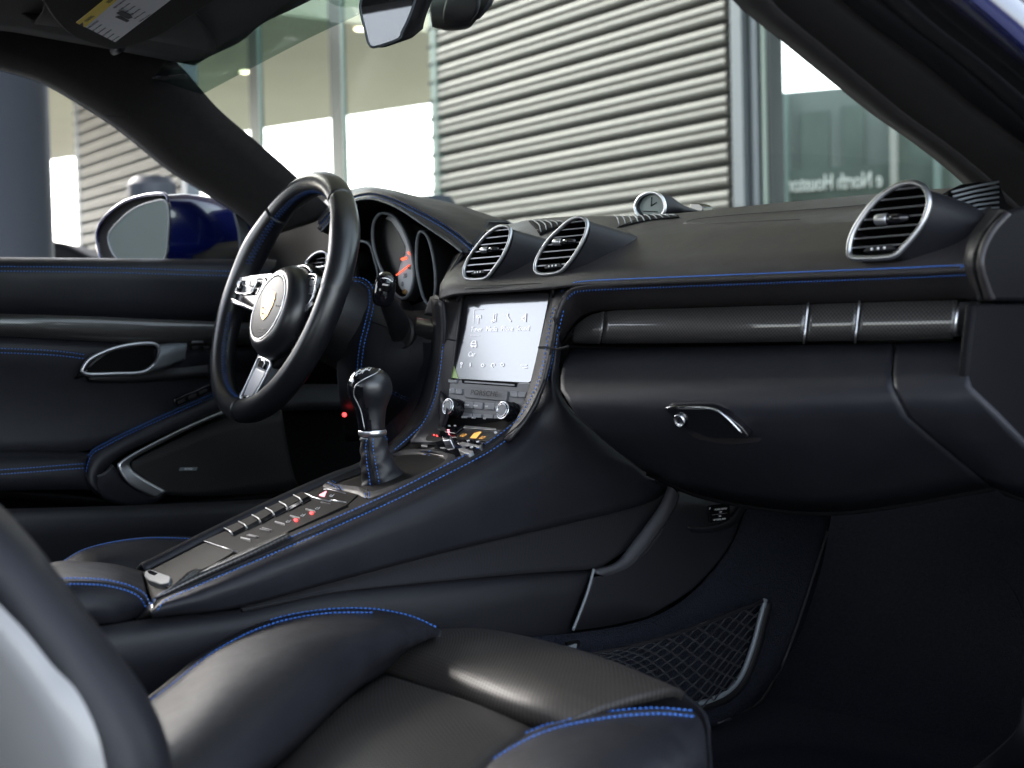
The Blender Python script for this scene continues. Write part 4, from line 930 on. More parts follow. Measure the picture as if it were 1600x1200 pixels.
# ============================================================ steering wheel
sw = thing('steering_wheel', 'black leather steering wheel with silver spokes and gold crest at its hub', 'steering wheel', P(437, 462, x=-.36))
wc = P(438.5, 462, x=-.36); ya = radians(-9); we1 = Vector((cos(ya), sin(ya), 0)); we2 = Vector((0, .353, .935)).normalized(); wn = we1.cross(we2).normalized(); we2 = wn.cross(we1)
if wn.y > 0: wn = -wn
WR = .1695
def WP(a, r=WR, w=0): return wc+(we1*cos(a)+we2*sin(a))*r+wn*w
def rimr(a):
    d = math.degrees(a) % 360; t = .0168
    for c0 in (28, 152): t += .0022*math.exp(-((d-c0)/12)**2)
    for c0 in (0, 180, 270): t += .0006*math.exp(-((d-c0)/18)**2)
    return t
def rimseg(a0, a1, nm, dr=0):
    n = 120; vs = []; fs = []; k = 20
    for i in range(n+1):
        a = radians(a0+(a1-a0)*i/n); rad = (we1*cos(a)+we2*sin(a)); r = rimr(a)+dr
        if i in (0, n): r *= .93
        for j in range(k):
            b = 2*pi*j/k; vs.append(WP(a)+rad*(cos(b)*r)+wn*(sin(b)*r*1.12))
    for i in range(n):
        for j in range(k):
            j2 = (j+1) % k; fs.append((i*k+j, i*k+j2, (i+1)*k+j2, (i+1)*k+j))
    fs.append(tuple(range(k))[::-1]); fs.append(tuple(n*k+j for j in range(k)))
    return mesh(nm, vs, fs, M['wheel_leather'], sw, key='rim')
for a0, a1 in ((52, 128), (128.5, 269.6), (270.4, 411.5)): rimseg(a0, a1, 'rim_cover')
m = MB(); m.tube([WP(radians(a), WR) for a in range(0, 360, 5)], .0145, 12, True); m.build('rim_core', M['groove'], sw)
# cross stitching round the inside of the rim
m = MB()
for a0, a1 in ((20, 160), (190, 262), (278, 350)):
    a = a0
    while a < a1:
        A_ = radians(a); rad = we1*cos(A_)+we2*sin(A_); r = rimr(A_)
        for sgn in (1, -1):
            p = WP(A_)-rad*(r+.0002)+wn*(.0045 if a0 > 100 or 1 else 0); q = WP(radians(a+1.0*sgn))-rad*(r-.0006)+wn*.0105
            q = WP(radians(a+.9*sgn))-rad*(r*.86)+wn*(r*1.12*.53)
            p = WP(A_)-rad*(r*1.003)+wn*(r*.1)
            m.tube([p, p.lerp(q, .5)-rad*.0009+wn*.0004, q], .00038, 5)
        a += 2.1
m.build('stitching', mat('stitch_dark', (.012, .05, .18), .6), sw, kind='stuff')
def wq(l, w): return [PP(x, y, wc+wn*w, wn) for x, y in l]
# hub
hf = PP(420, 480, wc+wn*.034, wn)
MB().lathe([(.005,.001),(.043,.0005),(.0455,-.0005),(.0475,.0012),(.053,.0004),(.060,-.005),(.0655,-.014),(.067,-.026),(.064,-.040),(.055,-.046)], hf, wn, 64).build('airbag_cover', M['wheel_leather'], sw)
MB().tube([hf+wn*.0012+(we1*cos(t)+we2*sin(t))*.0465 for t in [2*pi*i/64 for i in range(64)]], .0011, 8, True).build('hub_ring', M['aluminium'], sw)
MB().lathe([(.0445,0),(.0445,.0014),(.043,.0018),(.001,.002)], hf, wn, 64).build('hub_plate', M['plastic'], sw)
crest = [PP(x, y, hf+wn*.003, wn) for x, y in zq([(252,545),(290,515),(345,505),(402,535),(392,610),(355,715),(295,830),(242,885),(216,830),(220,740),(235,640)], 380, 390, 8)]
cs_ = MB().prism(inset_round(crest, .15), wn, .0015).build('crest', M['gold'], sw, smooth='auto', bev=.0004)
BV['crest'] = [BVHTree.FromPolygons([tuple(p) for p in crest], [tuple(range(len(crest)))])]
for q, mm in (([(232,712),(258,712),(256,738),(230,738)], 'black_print'), ([(230,785),(256,785),(252,810),(228,810)], 'black_print'), ([(262,735),(290,735),(280,760),(258,760)], 'frame_grey'), ([(262,600),(300,600),(298,612),(260,612)], 'gold'), ([(262,815),(284,790),(276,822),(258,840)], 'frame_grey'), ([(300,620),(335,620),(322,690),(298,690)], 'gold')):
    MB().prism([PP(x, y, hf+wn*.0034, wn) for x, y in zq(q, 380, 390, 8)], wn, .0004).build('crest_field', M[mm], cs_, smooth=False)
text('airbag_text', 'AIRBAG', PP(409.5, 516.5, hf+wn*.0022, wn), we1, we2, .0075, M['dark_print'], sw, ext=.0001)
MB().tube([PP(x, y, hf+wn*.0022, wn) for x, y in zq([(405,705),(415,690),(440,695),(462,705),(430,715),(410,712)], 380, 390, 8)], .0003, 5).build('embossed_mark', M['dark_print'], sw)
# horn ring behind
MB().lathe([(.060,-.052),(.074,-.046),(.076,-.034),(.072,-.03)], hf, wn, 64).build('hub_back', M['black'], sw)
MB().tube([hf-wn*.028+(we1*cos(t)+we2*sin(t))*.0705 for t in [radians(i) for i in range(58, 128, 4)]], .0016, 8).build('hub_trim', M['aluminium'], sw)
# spokes
Zs = lambda l: zq(l, 320, 250, 2.79)
def plate(l, w, h, mname, nm, r=.15, bev=.0008, par=None): return MB().prism(inset_round(wq(l, w), r), wn, h).build(nm, M[mname], par or sw, smooth='auto', bev=bev)
def wire(l, w, r, mname='aluminium', nm='spoke_frame', closed=True, par=None): return MB().tube(cr(inset_round(wq(l, w), .25, 3), 60, True) if closed else cr(wq(l, w), 24), r, 8, closed).build(nm, M[mname], par or sw)
lsp = plate(Zs([(102,615),(125,560),(152,508),(300,492),(300,640),(225,668)]), .006, .014, 'gloss_black', 'spoke')
wire(Zs([(112,615),(133,565),(158,517),(262,513),(290,600),(262,655),(212,652)]), .008, .0021)
wire(Zs([(132,575),(160,524),(232,522),(205,580),(150,583)]), .010, .0011)
for q in ([(136,572),(152,540),(172,545),(172,575)], [(176,527),(200,527),(196,548),(178,545)], [(203,527),(225,527),(212,550),(198,550)], [(177,550),(210,553),(196,578),(176,578)]): plate(Zs(q), .0105, .003, 'grey_button', 'wheel_switch')
MB().lathe([(.0055,0),(.0055,.005),(.004,.006)], wq(Zs([(160,560)]), .0105)[0], wn, 20).build('wheel_switch', M['gloss_black'], sw)
plate(Zs([(126,590),(205,592),(212,640),(150,618),(122,608)]), .004, .004, 'black', 'spoke_recess'); wire(Zs([(118,606),(165,630),(212,652)]), .011, .0016, closed=False, nm='spoke_edge')
rsp = plate(Zs([(420,492),(488,500),(480,560),(462,620),(425,670),(405,650)]), .006, .014, 'gloss_black', 'spoke')
wire(Zs([(430,500),(487,505),(482,560),(466,612),(424,660)]), .009, .0020, closed=False)
wire(Zs([(452,515),(484,515),(482,583),(450,583)]), .010, .0009)
for q in ([(453,520),(466,520),(466,547),(452,547)], [(453,551),(466,551),(466,578),(452,578)], [(469,522),(481,522),(480,575),(468,575)]): plate(Zs(q), .0105, .003, 'grey_button', 'wheel_switch')
plate(Zs([(424,655),(466,615),(470,628),(428,672)]), .010, .003, 'aluminium', 'spoke_edge')
bsp = plate(Zs([(235,840),(300,870),(262,960),(205,1060),(190,1068),(138,1060),(140,1040),(190,950)]), .004, .014, 'frame_grey', 'spoke', .12)
wire(Zs([(236,858),(292,882),(258,960),(202,1058),(148,1052),(195,950)]), .0075, .0018)
plate(Zs([(222,905),(262,925),(232,985),(203,1030),(170,1025),(190,965)]), .007, .003, 'satin_silver', 'spoke_inlay', .1)
plate(Zs([(238,872),(262,880),(256,912),(228,898)]), .0075, .002, 'black', 'spoke_recess', .2); plate(Zs([(160,1030),(200,1036),(196,1052),(154,1048)]), .0075, .002, 'black', 'spoke_recess', .2)
wire(Zs([(236,878),(250,872),(262,882),(252,905)]), .009, .0008, 'chrome', 'spoke_fitting', False)
for x in (160, 185): wire(Zs([(x,1030),(x+7,1035),(x+3,1050),(x-5,1048)]), .009, .0008, 'chrome', 'spoke_fitting')
# drive mode dial
dc = PP(467, 543.5, wc+wn*.002, wn)
MB().lathe([(.017,-.02),(.017,0),(.0155,.001),(.013,-.001),(.001,-.001)], dc, wn, 32).build('mode_dial', M['gloss_black'], sw)
MB().tube([dc+wn*.001+(we1*cos(t)+we2*sin(t))*.0155 for t in [2*pi*i/32 for i in range(32)]], .0012, 8, True).build('dial_ring', M['aluminium'], sw)
MB().lathe([(.006,0),(.006,.004),(.004,.005)], dc, wn, 20).build('dial_button', M['chrome'], sw)
# column shroud, stalks
cs0 = wc-wn*.035
colm = thing('steering_column', 'black steering column shroud behind the wheel with wiper stalk', 'steering column', wc-wn*.12)
rows = []
for d, rx_, ry_, dz in ((.02,.055,.05,0),(.05,.066,.058,-.004),(.10,.070,.062,-.008),(.17,.075,.07,-.012)):
    rows.append([wc-wn*d+we1*cos(t)*rx_+we2*(sin(t)*ry_)+Vector((.01,0,dz)) for t in [2*pi*i/24 for i in range(24)]])
surf('shroud', rows, M['plastic'], colm, n=48, m=5, closed=True, thick=0)
st0 = P(628, 520, y=.085); st1 = P(600, 462, y=.02)
MB().tube(cr([st0, P(622,505,y=.07), P(612,485,y=.05), P(603,466,y=.03), P(600,448,y=.02)], 20), [.017-.0004*i for i in range(21)], 16).build('stalk', M['plastic'], colm)
MB().tube(cr([P(598,474,y=.01),P(600,455,y=.008),P(603,440,y=.012),P(604,434,y=.016)], 12), [.012,.0135,.014,.0145,.0145,.0145,.0145,.0145,.014,.014,.013,.012,.009], 16).build('stalk_tip', M['gloss_black'], colm)
MB().tube(cr([P(588,462,y=.0),P(588,450,y=-.002),P(591,440,y=.0),P(597,435,y=.0),P(608,436,y=.0),P(613,441,y=.0)], 20), .0010, 6).build('tip_edge', M['chrome'], colm)
poly('tip_switch', inset_round([P(x,y,y=-.004) for x,y in [(596,441),(609,443),(607,457),(594,455)]], .3), M['black'], colm, .004, bev=.001)
poly('tip_mark', inset_round([P(x,y,y=-.006) for x,y in [(598,443),(607,444.5),(606.5,447),(597,445.5)]], .3), M['slat_edge'], colm, .002)
# ============================================================ lower dash on the driver side
kn = thing('knee_panel', 'leather knee panel with vertical blue double seam to the right of the steering column', 'panel', P(600, 560, y=.06))
surf('leather_panel', [[P(540,432,y=.10),P(560,436,y=.10),P(600,470,y=.10),P(640,485,y=.11),P(688,482,y=.11)],
   [P(530,500,y=.07),P(575,500,y=.07),P(610,510,y=.08),P(650,510,y=.09),P(690,510,y=.10)],
   [P(525,560,y=.06),P(563,560,y=.05),P(605,565,y=.06),P(650,560,y=.08),P(688,555,y=.10)],
   [P(530,620,y=.08),P(568,620,y=.08),P(610,625,y=.09),P(650,640,y=.12),P(680,640,y=.13)],
   [P(540,690,y=.2),P(575,690,y=.2),P(610,690,y=.2),P(640,700,y=.2),P(660,700,y=.2)]], M['soft_plastic'], kn, n=40, m=8, key='knee')
double_seam([(548,437),(562,437),(573,442),(581,455),(581,475),(577,495),(572,515),(566,540),(562,575),(565,600)], ['knee'], kn, gap=3.2, step=5.4, r=.0006)
seam('joint', [(567,501),(585,504),(606,512)], ['knee'], M['groove'], kn, r=.001)
seam('crease', [(606,528),(600,545),(600,565),(608,582),(622,585),(634,575),(642,545)], ['knee'], M['groove'], kn, r=.0005, off=-.0001)
MB().lathe([(.024,-.004),(.024,.002),(.021,.004),(.019,.001),(.002,.001)], P(628,520,y=.078), Vector((.15,-1,.1)), 40).build('stalk_collar', M['plastic'], kn, smooth='auto')
surf('trim_panel', [[P(650,496,y=.095),P(668,498,y=.09),P(692,502,y=.085)],[P(648,512,y=.08),P(668,514,y=.075),P(693,516,y=.07)],[P(650,528,y=.09),P(668,530,y=.09),P(692,531,y=.085)]], M['carbon'], kn, n=16, m=8)
surf('insert_panel', [[P(672,464,y=.085),P(682,461,y=.08),P(691,470,y=.07)],[P(662,492,y=.085),P(676,494,y=.08),P(692,500,y=.07)]], M['leather'], kn, n=12, m=5)
surf('lower_leather', [[P(650,535,y=.09),P(692,536,y=.08)],[P(640,590,y=.10),P(688,590,y=.07)],[P(610,640,y=.14),P(672,640,y=.06)],[P(590,700,y=.18),P(640,690,y=.05)]], M['leather'], kn, n=20, m=6)
stitches('stitching', [[(612,609),(625,616),(640,622)],[(611,613),(624,620),(639,626)]], 'knee', M['stitch_dark'], kn, step=4.5, r=.0005)
lp = P(538, 648, y=.10)
MB().lathe([(.0008,0),(.0030,0),(.0034,-.001),(.003,-.004)], lp, (FW*-1), 16).build('footwell_lamp', M['red_light'], kn)
# outer driver vent, half hidden by the rim
ov = zq([(790,160),(830,110),(890,60),(950,30),(1010,30),(1045,60),(1040,180),(1000,215),(860,220),(800,185)], 380, 390, 8)
oC = cr([P(x, y, y=.13) for x, y in ov], 48, True); oc = sum(oC, Vector())/48
MB().tube(oC, .0022, 8, True).build('vent_bezel', M['aluminium'], dash)
surf('vent_housing', [oC, [oc+(p-oc)*1.12+Vector((0,.01,0)) for p in oC], [oc+(p-oc)*1.2+Vector((0,.1,0)) for p in oC]], M['soft_plastic'], dash, n=48, m=3, closed=True, thick=0)
MB().prism([oc+(p-oc)*.95+Vector((0,.03,0)) for p in oC], Vector((0,-1,0)), .004).build('vent_back', M['black'], dash, smooth=False)
for y0, y1 in ((405,402.5),(411.5,409.5),(417,415.5)): MB().tube([P(484 if y0 > 408 else 494,y0,y=.135),P(514,y1,y=.135)], .0010, 5).build('slat', M['slat_edge'], dash)
surf('driver_dash', [[P(390,352,y=.38),P(430,305,y=.38),P(500,290,y=.36),P(550,306,y=.34)],[P(370,400,y=.25),P(430,392,y=.24),P(500,395,y=.24),P(545,350,y=.2)],[P(370,440,y=.18),P(430,436,y=.17),P(500,432,y=.15),P(560,436,y=.13)],[P(370,520,y=.16),P(430,520,y=.14),P(500,520,y=.12),P(560,520,y=.11)],[P(380,600,y=.2),P(430,600,y=.2),P(500,600,y=.18),P(560,600,y=.15)]], M['black'], dash, n=30, m=8)  # plain black stands in for shade from the pillar base and hood
# ============================================================ driver door
dd = thing('driver_door', 'black leather driver door with carbon strip, silver pull loop and blue seams', 'car door', P(150, 600, x=-.7))
def dr(l): return [P(px, py, x=x) for px, py, x in l]
cols = (-120, 0, 120, 240, 370, 480, 600)
def drow(ys_, x): return [P(c, y, x=x) for c, y in zip(cols, ys_)]
surf('upper_panel', [drow((403,402,403,404,405,406,407),-.76), drow((404,403,404,405,406,407,408),-.705), drow((412,412,413,414,415,416,417),-.684), drow((424,424,425,426,428,429,430),-.678), drow((452,452,453,454,455,456,457),-.686), drow((492,492,495,499,503,506,508),-.695)], M['leather'], dd, n=60, m=6, key='door')
double_seam([(-20,420),(100,421),(200,423),(300,426),(380,428)], ['door'], dd, gap=3.6, step=5, r=.0006, groove=False)
surf('trim_strip', [drow((488,489,492,497,503,508,512),-.688), drow((491,492,495,500,505,510,514),-.676), drow((506,507,511,517,520,522,524),-.672), drow((522,523,529,536,538,538,538),-.678), drow((526,527,533,540,541,541,541),-.69)], M['carbon'], dd, n=60, m=5)
surf('middle_panel', [drow((524,525,530,538,540,540,540),-.692), drow((548,549,556,560,560,560,560),-.690), drow((600,600,600,590,580,575,575),-.705), drow((660,660,655,640,610,600,600),-.712), drow((712,710,706,680,650,640,640),-.705)], M['leather'], dd, n=60, m=8, key='door')
double_seam([(-20,547),(40,549),(90,552),(132,557)], ['door'], dd, gap=3.2, step=5, r=.0006)
# handle
surf('handle_recess', [dr([(118,590,-.694),(150,556,-.69),(200,536,-.69),(260,529,-.69),(330,531,-.69)]), dr([(130,586,-.685),(160,560,-.684),(205,544,-.684),(260,538,-.684),(330,540,-.684)]), dr([(135,588,-.70),(165,572,-.715),(205,565,-.715),(260,562,-.712),(330,560,-.70)]), dr([(140,592,-.688),(180,592,-.685),(225,590,-.685),(262,588,-.685),(330,585,-.685)]), dr([(140,596,-.694),(180,597,-.692),(225,596,-.692),(262,593,-.692),(330,590,-.692)])], M['plastic'], dd, n=30, m=5, thick=.003)
lp_ = [(129,576),(142,560),(176,545),(210,538),(238,537),(248,543),(248,555),(240,570),(221,582),(180,584),(142,585),(130,582)]
MB().tube(cr([P(x, y, x=-.672) for x, y in lp_], 80, True), .0030, 10, True).build('pull_loop', M['satin_silver'], dd)
poly('loop_web', inset_round([P(x,y,x=-.684) for x,y in [(136,577),(176,548),(240,540),(240,566),(221,579),(142,582)]], .2), M['black'], dd, .004)
surf('pull_lever', [dr([(246,538,-.674),(270,536,-.67),(292,536,-.675)]), dr([(250,548,-.662),(272,545,-.658),(292,544,-.668)]), dr([(244,566,-.666),(268,556,-.662),(290,553,-.672)]), dr([(232,582,-.676),(262,574,-.674),(290,562,-.68)])], M['frame_grey'], dd, n=16, m=6)
for q, m_ in (([(300,533),(318,532),(318,536),(300,537)],'slat_edge'), ([(300,541),(310,541),(310,546),(300,546)],'plastic'), ([(318,541),(328,541),(328,546),(318,546)],'plastic')): poly('door_button', [P(x,y,x=-.676) for x,y in q], M[m_], dd, .006, bev=.0005)
# armrest
surf('armrest_pad', [drow((705,704,706,706,706,706,706),-.70)[:3]+[P(150,708,x=-.70)], drow((712,712,712,0,0,0,0),-.64)[:3]+[P(140,714,x=-.65)], drow((728,727,722,0,0,0,0),-.615)[:3]+[P(132,724,x=-.62)], drow((742,740,733,0,0,0,0),-.612)[:3]+[P(131,738,x=-.617)], drow((768,767,765,0,0,0,0),-.62)[:3]+[P(142,766,x=-.625)]], M['leather'], dd, n=30, m=6, key='arm2')
double_seam([(-20,739),(40,735),(90,731),(131,728)], ['arm2'], dd, gap=3.4, step=5, r=.0006)
BA = [(129,748),(129,732),(140,706),(170,688),(230,659),(300,628),(352,608)]
BB = [(160,775),(152,752),(170,728),(200,706),(262,678),(330,648),(372,630)]
surf('pull_arm', [[P(x-0,y,x=-.69) for x,y in BA], [P(x+3,y+3,x=-.635) for x,y in BA], [P((x+u_)/2,(y+v_)/2,x=-.622) for (x,y),(u_,v_) in zip(BA, BB)], [P(x,y,x=-.625) for x,y in BB]], M['leather'], dd, n=50, m=6, key='pull')
double_seam([(132,738),(142,710),(172,691),(232,662),(300,632),(345,613)], ['pull'], dd, gap=2.0, step=5, r=.00055, groove=False)
surf('pull_front', [dr([(129,745,-.63),(150,772,-.63),(187,788,-.635),(240,787,-.64),(262,771,-.645)]), dr([(160,740,-.622),(178,752,-.622),(200,766,-.625),(240,780,-.63),(258,771,-.635)]), dr([(175,725,-.622),(187,738,-.622),(208,758,-.625),(244,777,-.63),(259,769,-.63)])], M['leather'], dd, n=24, m=5)
surf('silver_strip', [dr([(372,634,-.624),(300,664,-.62),(230,698,-.616),(190,722,-.612),(187,733,-.612),(205,758,-.612),(244,778,-.618)]), dr([(374,637,-.626),(303,667,-.622),(236,701,-.618),(206,719,-.616),(204,730,-.616),(224,747,-.616),(260,768,-.622)])], M['satin_silver'], dd, n=60, m=4)
surf('speaker_grille', [dr([(206,722,-.63),(270,690,-.635),(350,655,-.64),(440,640,-.64)]), dr([(205,732,-.63),(280,725,-.635),(360,715,-.64),(450,700,-.64)]), dr([(225,748,-.63),(290,755,-.635),(370,752,-.64),(460,745,-.64)]), dr([(260,772,-.63),(310,775,-.635),(390,772,-.64),(470,765,-.64)])], M['speaker_mesh'], dd, n=40, m=6, key='spk')
button('speaker_badge', [(281,730.5),(308,730),(306,735),(279,735.5)], 'spk', M['frame_grey'], dd, h=.0015, r=.1)
ptext('badge_text', 'BOSE', 293.5, 732.8, (8,0), 'spk', M['white_print'], dd, .0042, off=.0022, sx=1.5)
poly('window_switches', [P(x,y,x=-.625) for x,y in [(272,624),(330,600),(334,610),(276,636)]], M['gloss_black'], dd, .01, bev=.001)
for i in range(3): poly('window_switch', [P(x+i*17,y-i*7.5,x=-.618) for x,y in [(279,627),(290,622),(291,627),(280,632)]], M['plastic'], dd, .006, bev=.001)
surf('door_pocket', [drow((772,770,778,790,780,770,760),-.64), drow((782,780,790,800,795,790,780),-.66)], M['black'], dd, n=40, m=3)
surf('lower_panel', [drow((796,795,792,788,782,775,770),-.60), drow((806,805,800,796,790,784,780),-.592), drow((850,850,845,840,835,830,825),-.60), drow((930,930,930,930,930,930,930),-.62)], M['soft_plastic'], dd, n=40, m=6)
poly('door_core', [P(-200,404,x=-.77),P(640,408,x=-.77),P(640,1000,x=-.77),P(-200,1000,x=-.77)], M['black'], dd, .01)
# ============================================================ driver mirror
dm = thing('door_mirror', 'dark blue door mirror with oval grey glass outside the driver window', 'door mirror', P(250, 400, x=-.93))
fo = [(153,375),(157,352),(172,333),(195,316),(225,306),(252,303),(263,307),(266,330),(266,365),(262,398),(245,425),(200,432),(165,415)]
F0 = [P(x, y, y=.06) for x, y in fo]; fc0 = sum(F0, Vector())/len(F0)
def nxt(tgt, k, f): return [(fc0+(p-fc0)*k)+(tgt-fc0)*f for p in F0]
tg = P(372, 362, y=.27)
surf('glass_surround', [[fc0+(p-fc0)*.60+Vector((0,.006,0)) for p in F0], [fc0+(p-fc0)*.90+Vector((0,.006,0)) for p in F0], [fc0+(p-fc0)*.985 for p in F0]], M['cap_leather'], dm, n=64, m=4, closed=True, thick=0)
surf('housing', [[fc0+(p-fc0)*.97+Vector((0,.003,0)) for p in F0], F0, nxt(tg,1.03,.12), nxt(tg,1.0,.35), nxt(tg,.85,.65), nxt(tg,.55,.93), nxt(tg,.3,1.1)], M['blue_paint'], dm, n=64, m=6, closed=True, thick=0)
MB().tube(cr([p+Vector((0,-.002,0)) for p in F0], 64, True), .0030, 8, True).build('housing_edge', M['blue_paint'], dm)
gp = [(169,371),(180,352),(208,327),(243,314),(260,315),(264,337),(262,375),(258,402),(240,418),(200,416),(178,398)]
GP = cr([P(x, y, y=.052) for x, y in gp], 48, True)
MB().prism(GP, Vector((0,-1,0)), .004).build('mirror_glass', M['mirror_glass'], dm, smooth=False)
MB().tube(GP, .0017, 8, True).build('glass_rim', M['frame_grey'], dm)
surf('mirror_foot', [[P(300,398,x=-.80),P(340,380,x=-.80),P(395,375,x=-.79)],[P(300,412,x=-.78),P(345,408,x=-.78),P(400,410,x=-.77)]], M['plastic'], dm, n=12, m=3)
poly('sail_panel', [P(x,y,x=-.74) for x,y in [(367,332),(382,342),(396,372),(400,408),(378,408),(374,360)]], M['frame_grey'], dm, .008, bev=.001)
# ============================================================ body shell: roof, pillars, glass
body = thing('car_body', 'dark alcantara headliner and windshield pillars framing the cabin with blue paint outside', 'car body', (.07, 0, .2))
AL = M['alcantara']
LE_ = [(-60,92),(0,108),(65,128),(130,165),(190,205),(260,262),(320,300),(372,335),(425,385)]
UE_ = [(-40,-60),(40,-30),(130,0),(215,60),(275,97),(340,170),(400,222),(460,275),(520,330)]
def up_to(f, x0, x1):
    return [P(a[0]+(b[0]-a[0])*f, a[1]+(b[1]-a[1])*f, x=x0+(x1-x0)*f) for a, b in zip(LE_, UE_)]
surf('pillar_trim', [[P(a[0],a[1]+1,x=-.76) for a in LE_], [P(a[0],a[1],x=-.72) for a in LE_], [P(a[0]+3,a[1]-7,x=-.69) for a in LE_], [P(a[0]+12,a[1]-22,x=-.665) for a in LE_], up_to(.6, -.66, -.61), up_to(1, -.66, -.60)], AL, body, n=60, m=6, key='pil', thick=.006)
MB().tube(cr([P(a[0],a[1]+1.5,x=-.765) for a in LE_], 40), .0016, 6).build('door_seal', M['frame_grey'], body)
seam('trim_joint', [(166,181),(176,182),(195,183)], ['pil'], M['groove'], body, r=.001, step=4)
# headliner with front edge at the windshield
hd = [P(275,97,z=1.145),P(300,82,z=1.15),P(345,60,z=1.155),(P(380,30,z=1.158)),P(430,5,z=1.16),P(520,-40,z=1.165)]
UEp = up_to(1, -.66, -.60)
back = [Vector((x, -1.15, 1.10)) for x in (-.60,-.5,-.35,-.2,0,.35)]
H1 = hd+[Vector((.35,-.16,1.165)),Vector((.52,-.22,1.13))]
H2 = [Vector((p.x-.02, -.45, p.z+.015)) for p in H1]; H3 = [Vector((p.x, -1.15, 1.08)) for p in H1]
surf('headliner', [[p+Vector((0,.03,-.002)) for p in H1], H1, H2, H3], AL, body, n=40, m=8, key='roof', thick=.02)
surf('header_side', [UEp[:5], [Vector((-.45,q.y*.9-.02,1.15)) for q in UEp[:5]], [Vector((-.25,min(q.y,-.15)-.05,1.16)) for q in UEp[:5]]], AL, body, n=20, m=6, key='roof')
# visor
vz = [P(60,-30,z=1.128),P(72,15,z=1.128),P(110,58,z=1.128),P(170,77,z=1.130),P(185,78,z=1.130),P(245,60,z=1.128),P(310,20,z=1.126),P(350,-20,z=1.124),P(300,-80,z=1.12),P(120,-80,z=1.12)]
vis = thing('sun_visor', 'folded driver sun visor with yellow and white airbag warning label', 'sun visor', P(200, 20, z=1.14))
vp, vn, vcc = flat(vz)
mesh_ = MB().prism([p for p in cr(vp, 60, True)], vn, .014).build('visor_panel', M['visor_cloth'], vis, smooth='auto', bev=.005)
BV['visor'] = [BVHTree.FromPolygons([tuple(p) for p in vp], [tuple(range(len(vp)))])]
MB().tube([P(178,80,z=1.138),P(190,74,z=1.136)], .006, 8).build('visor_clip', M['plastic'], vis)
def vq(q, m_, nm, h): 
    pts = [h_[0] for h_ in hits(q, 'visor', h)]; return MB().prism(flat(pts)[0], vn, .0006).build(nm, M[m_], lab, smooth=False)
lab = vis
lbl = vq([(119,34),(180,65),(268,-2),(290,-22),(250,-60),(190,-22)], 'label_paper', 'warning_label', .0008)
lab = lbl
vq([(119,34),(133,41),(175,5),(215,-30),(250,-58),(235,-68),(160,0)], 'label_yellow', 'label_header', .0014)
u_ = hit(150,14,'visor')[0]-hit(119,38,'visor')[0]; vv_ = hit(119,38,'visor')[0]-hit(150,55,'visor')[0]
def lt(s, px, py, size, m_='black_print', **kw): 
    h = hit(px, py, 'visor', .002); return text('label_text', s, h[0], u_, vv_, size, M[m_], lab, ext=.00005, align='LEFT', **kw)
lt('WARNING', 134, 31, .0072, sx=1.05); lt('AIRBAG', 168, 2, .0072)
vq([(124,36.5),(130,38.5),(129.5,33)], 'black_print', 'warning_triangle', .0020)
L6 = ['CHILDREN CAN BE KILLED OR', 'Children 12 and under can be killed by', 'The back seat is the safest place for', 'Never put a rear-facing child seat in the', 'Always use seat belts and child', 'restraints. Move seat as far back']
for i, s in enumerate(L6):
    lt(s, 137+i*7.4, 42+i*4.0, .0036 if i else .0048, 'dark_print', sx=.8)
for i in range(6): lt('INJURED BY THE AIRBAG DEATH OR' if not i else 'SERIOUS INJURY can occur with airbags', 178+i*8.0, 10+i*4.2, .0042 if not i else .0034, 'dark_print', sx=.8)
for q in ([(182,18),(190,14),(203,20),(207,25),(200,27)], [(180,24),(188,22),(202,30),(198,32)]): vq(q, 'black_print', 'seat_pictogram', .0022)
# right pillar (passenger side)
E = [([(1120,-40),(1148,-10),(1163,6),(1230,60),(1300,117),(1370,173),(1430,215),(1490,262),(1560,325),(1650,400)],.585),
     ([(1160,-40),(1195,-10),(1215,6),(1275,55),(1345,112),(1415,168),(1475,212),(1535,258),(1600,315),(1690,390)],.60),
     ([(1225,-40),(1255,-10),(1275,6),(1330,50),(1400,105),(1470,162),(1530,210),(1585,250),(1640,300),(1740,380)],.63),
     ([(1270,-40),(1300,-10),(1320,6),(1375,50),(1445,100),(1510,155),(1565,200),(1620,240),(1680,290),(1780,370)],.665)]
surf('pillar_trim', [[P(x,y,x=.62)+Vector((0,.05,0)) for x,y in E[0][0]]]+[[P(x,y,x=xx) for x,y in l] for l,xx in E], AL, body, n=60, m=8, thick=.006)
def band(l0, x0_, l1, x1_, nm, m_, bul=.006):
    a = [P(x,y,x=x0_) for x,y in l0]; b = [P(x,y,x=x1_) for x,y in l1]
    return surf(nm, [a, [p.lerp(q,.5)+(CAM-p).normalized()*bul for p,q in zip(a,b)], b], M[m_], body, n=40, m=6, thick=.003)
b0 = [(1270,-40),(1320,6),(1375,50),(1445,100),(1510,155),(1620,240),(1780,370)]
b1 = [(1330,-40),(1375,0),(1430,45),(1500,98),(1565,155),(1680,260),(1780,340)]
b2 = [(1375,-40),(1420,0),(1470,45),(1535,95),(1600,150),(1680,220),(1780,320)]
b3 = [(1412,-40),(1450,0),(1500,42),(1560,90),(1620,140),(1700,210),(1800,300)]
b4 = [(1426,-40),(1462,-8),(1512,32),(1572,82),(1640,138),(1720,205),(1810,285)]
b5 = [(1462,-40),(1497,-10),(1548,32),(1600,78),(1660,125),(1740,190),(1820,262)]
band(b0,.668,b1,.69,'door_seal','rubber'); band(b1,.69,b2,.715,'door_seal','plastic',.008); band(b2,.715,b3,.735,'door_seal','rubber'); band(b3,.735,b4,.75,'body_flange','rubber',.001); band(b4,.75,b5,.775,'pillar_paint','blue_paint',.004)
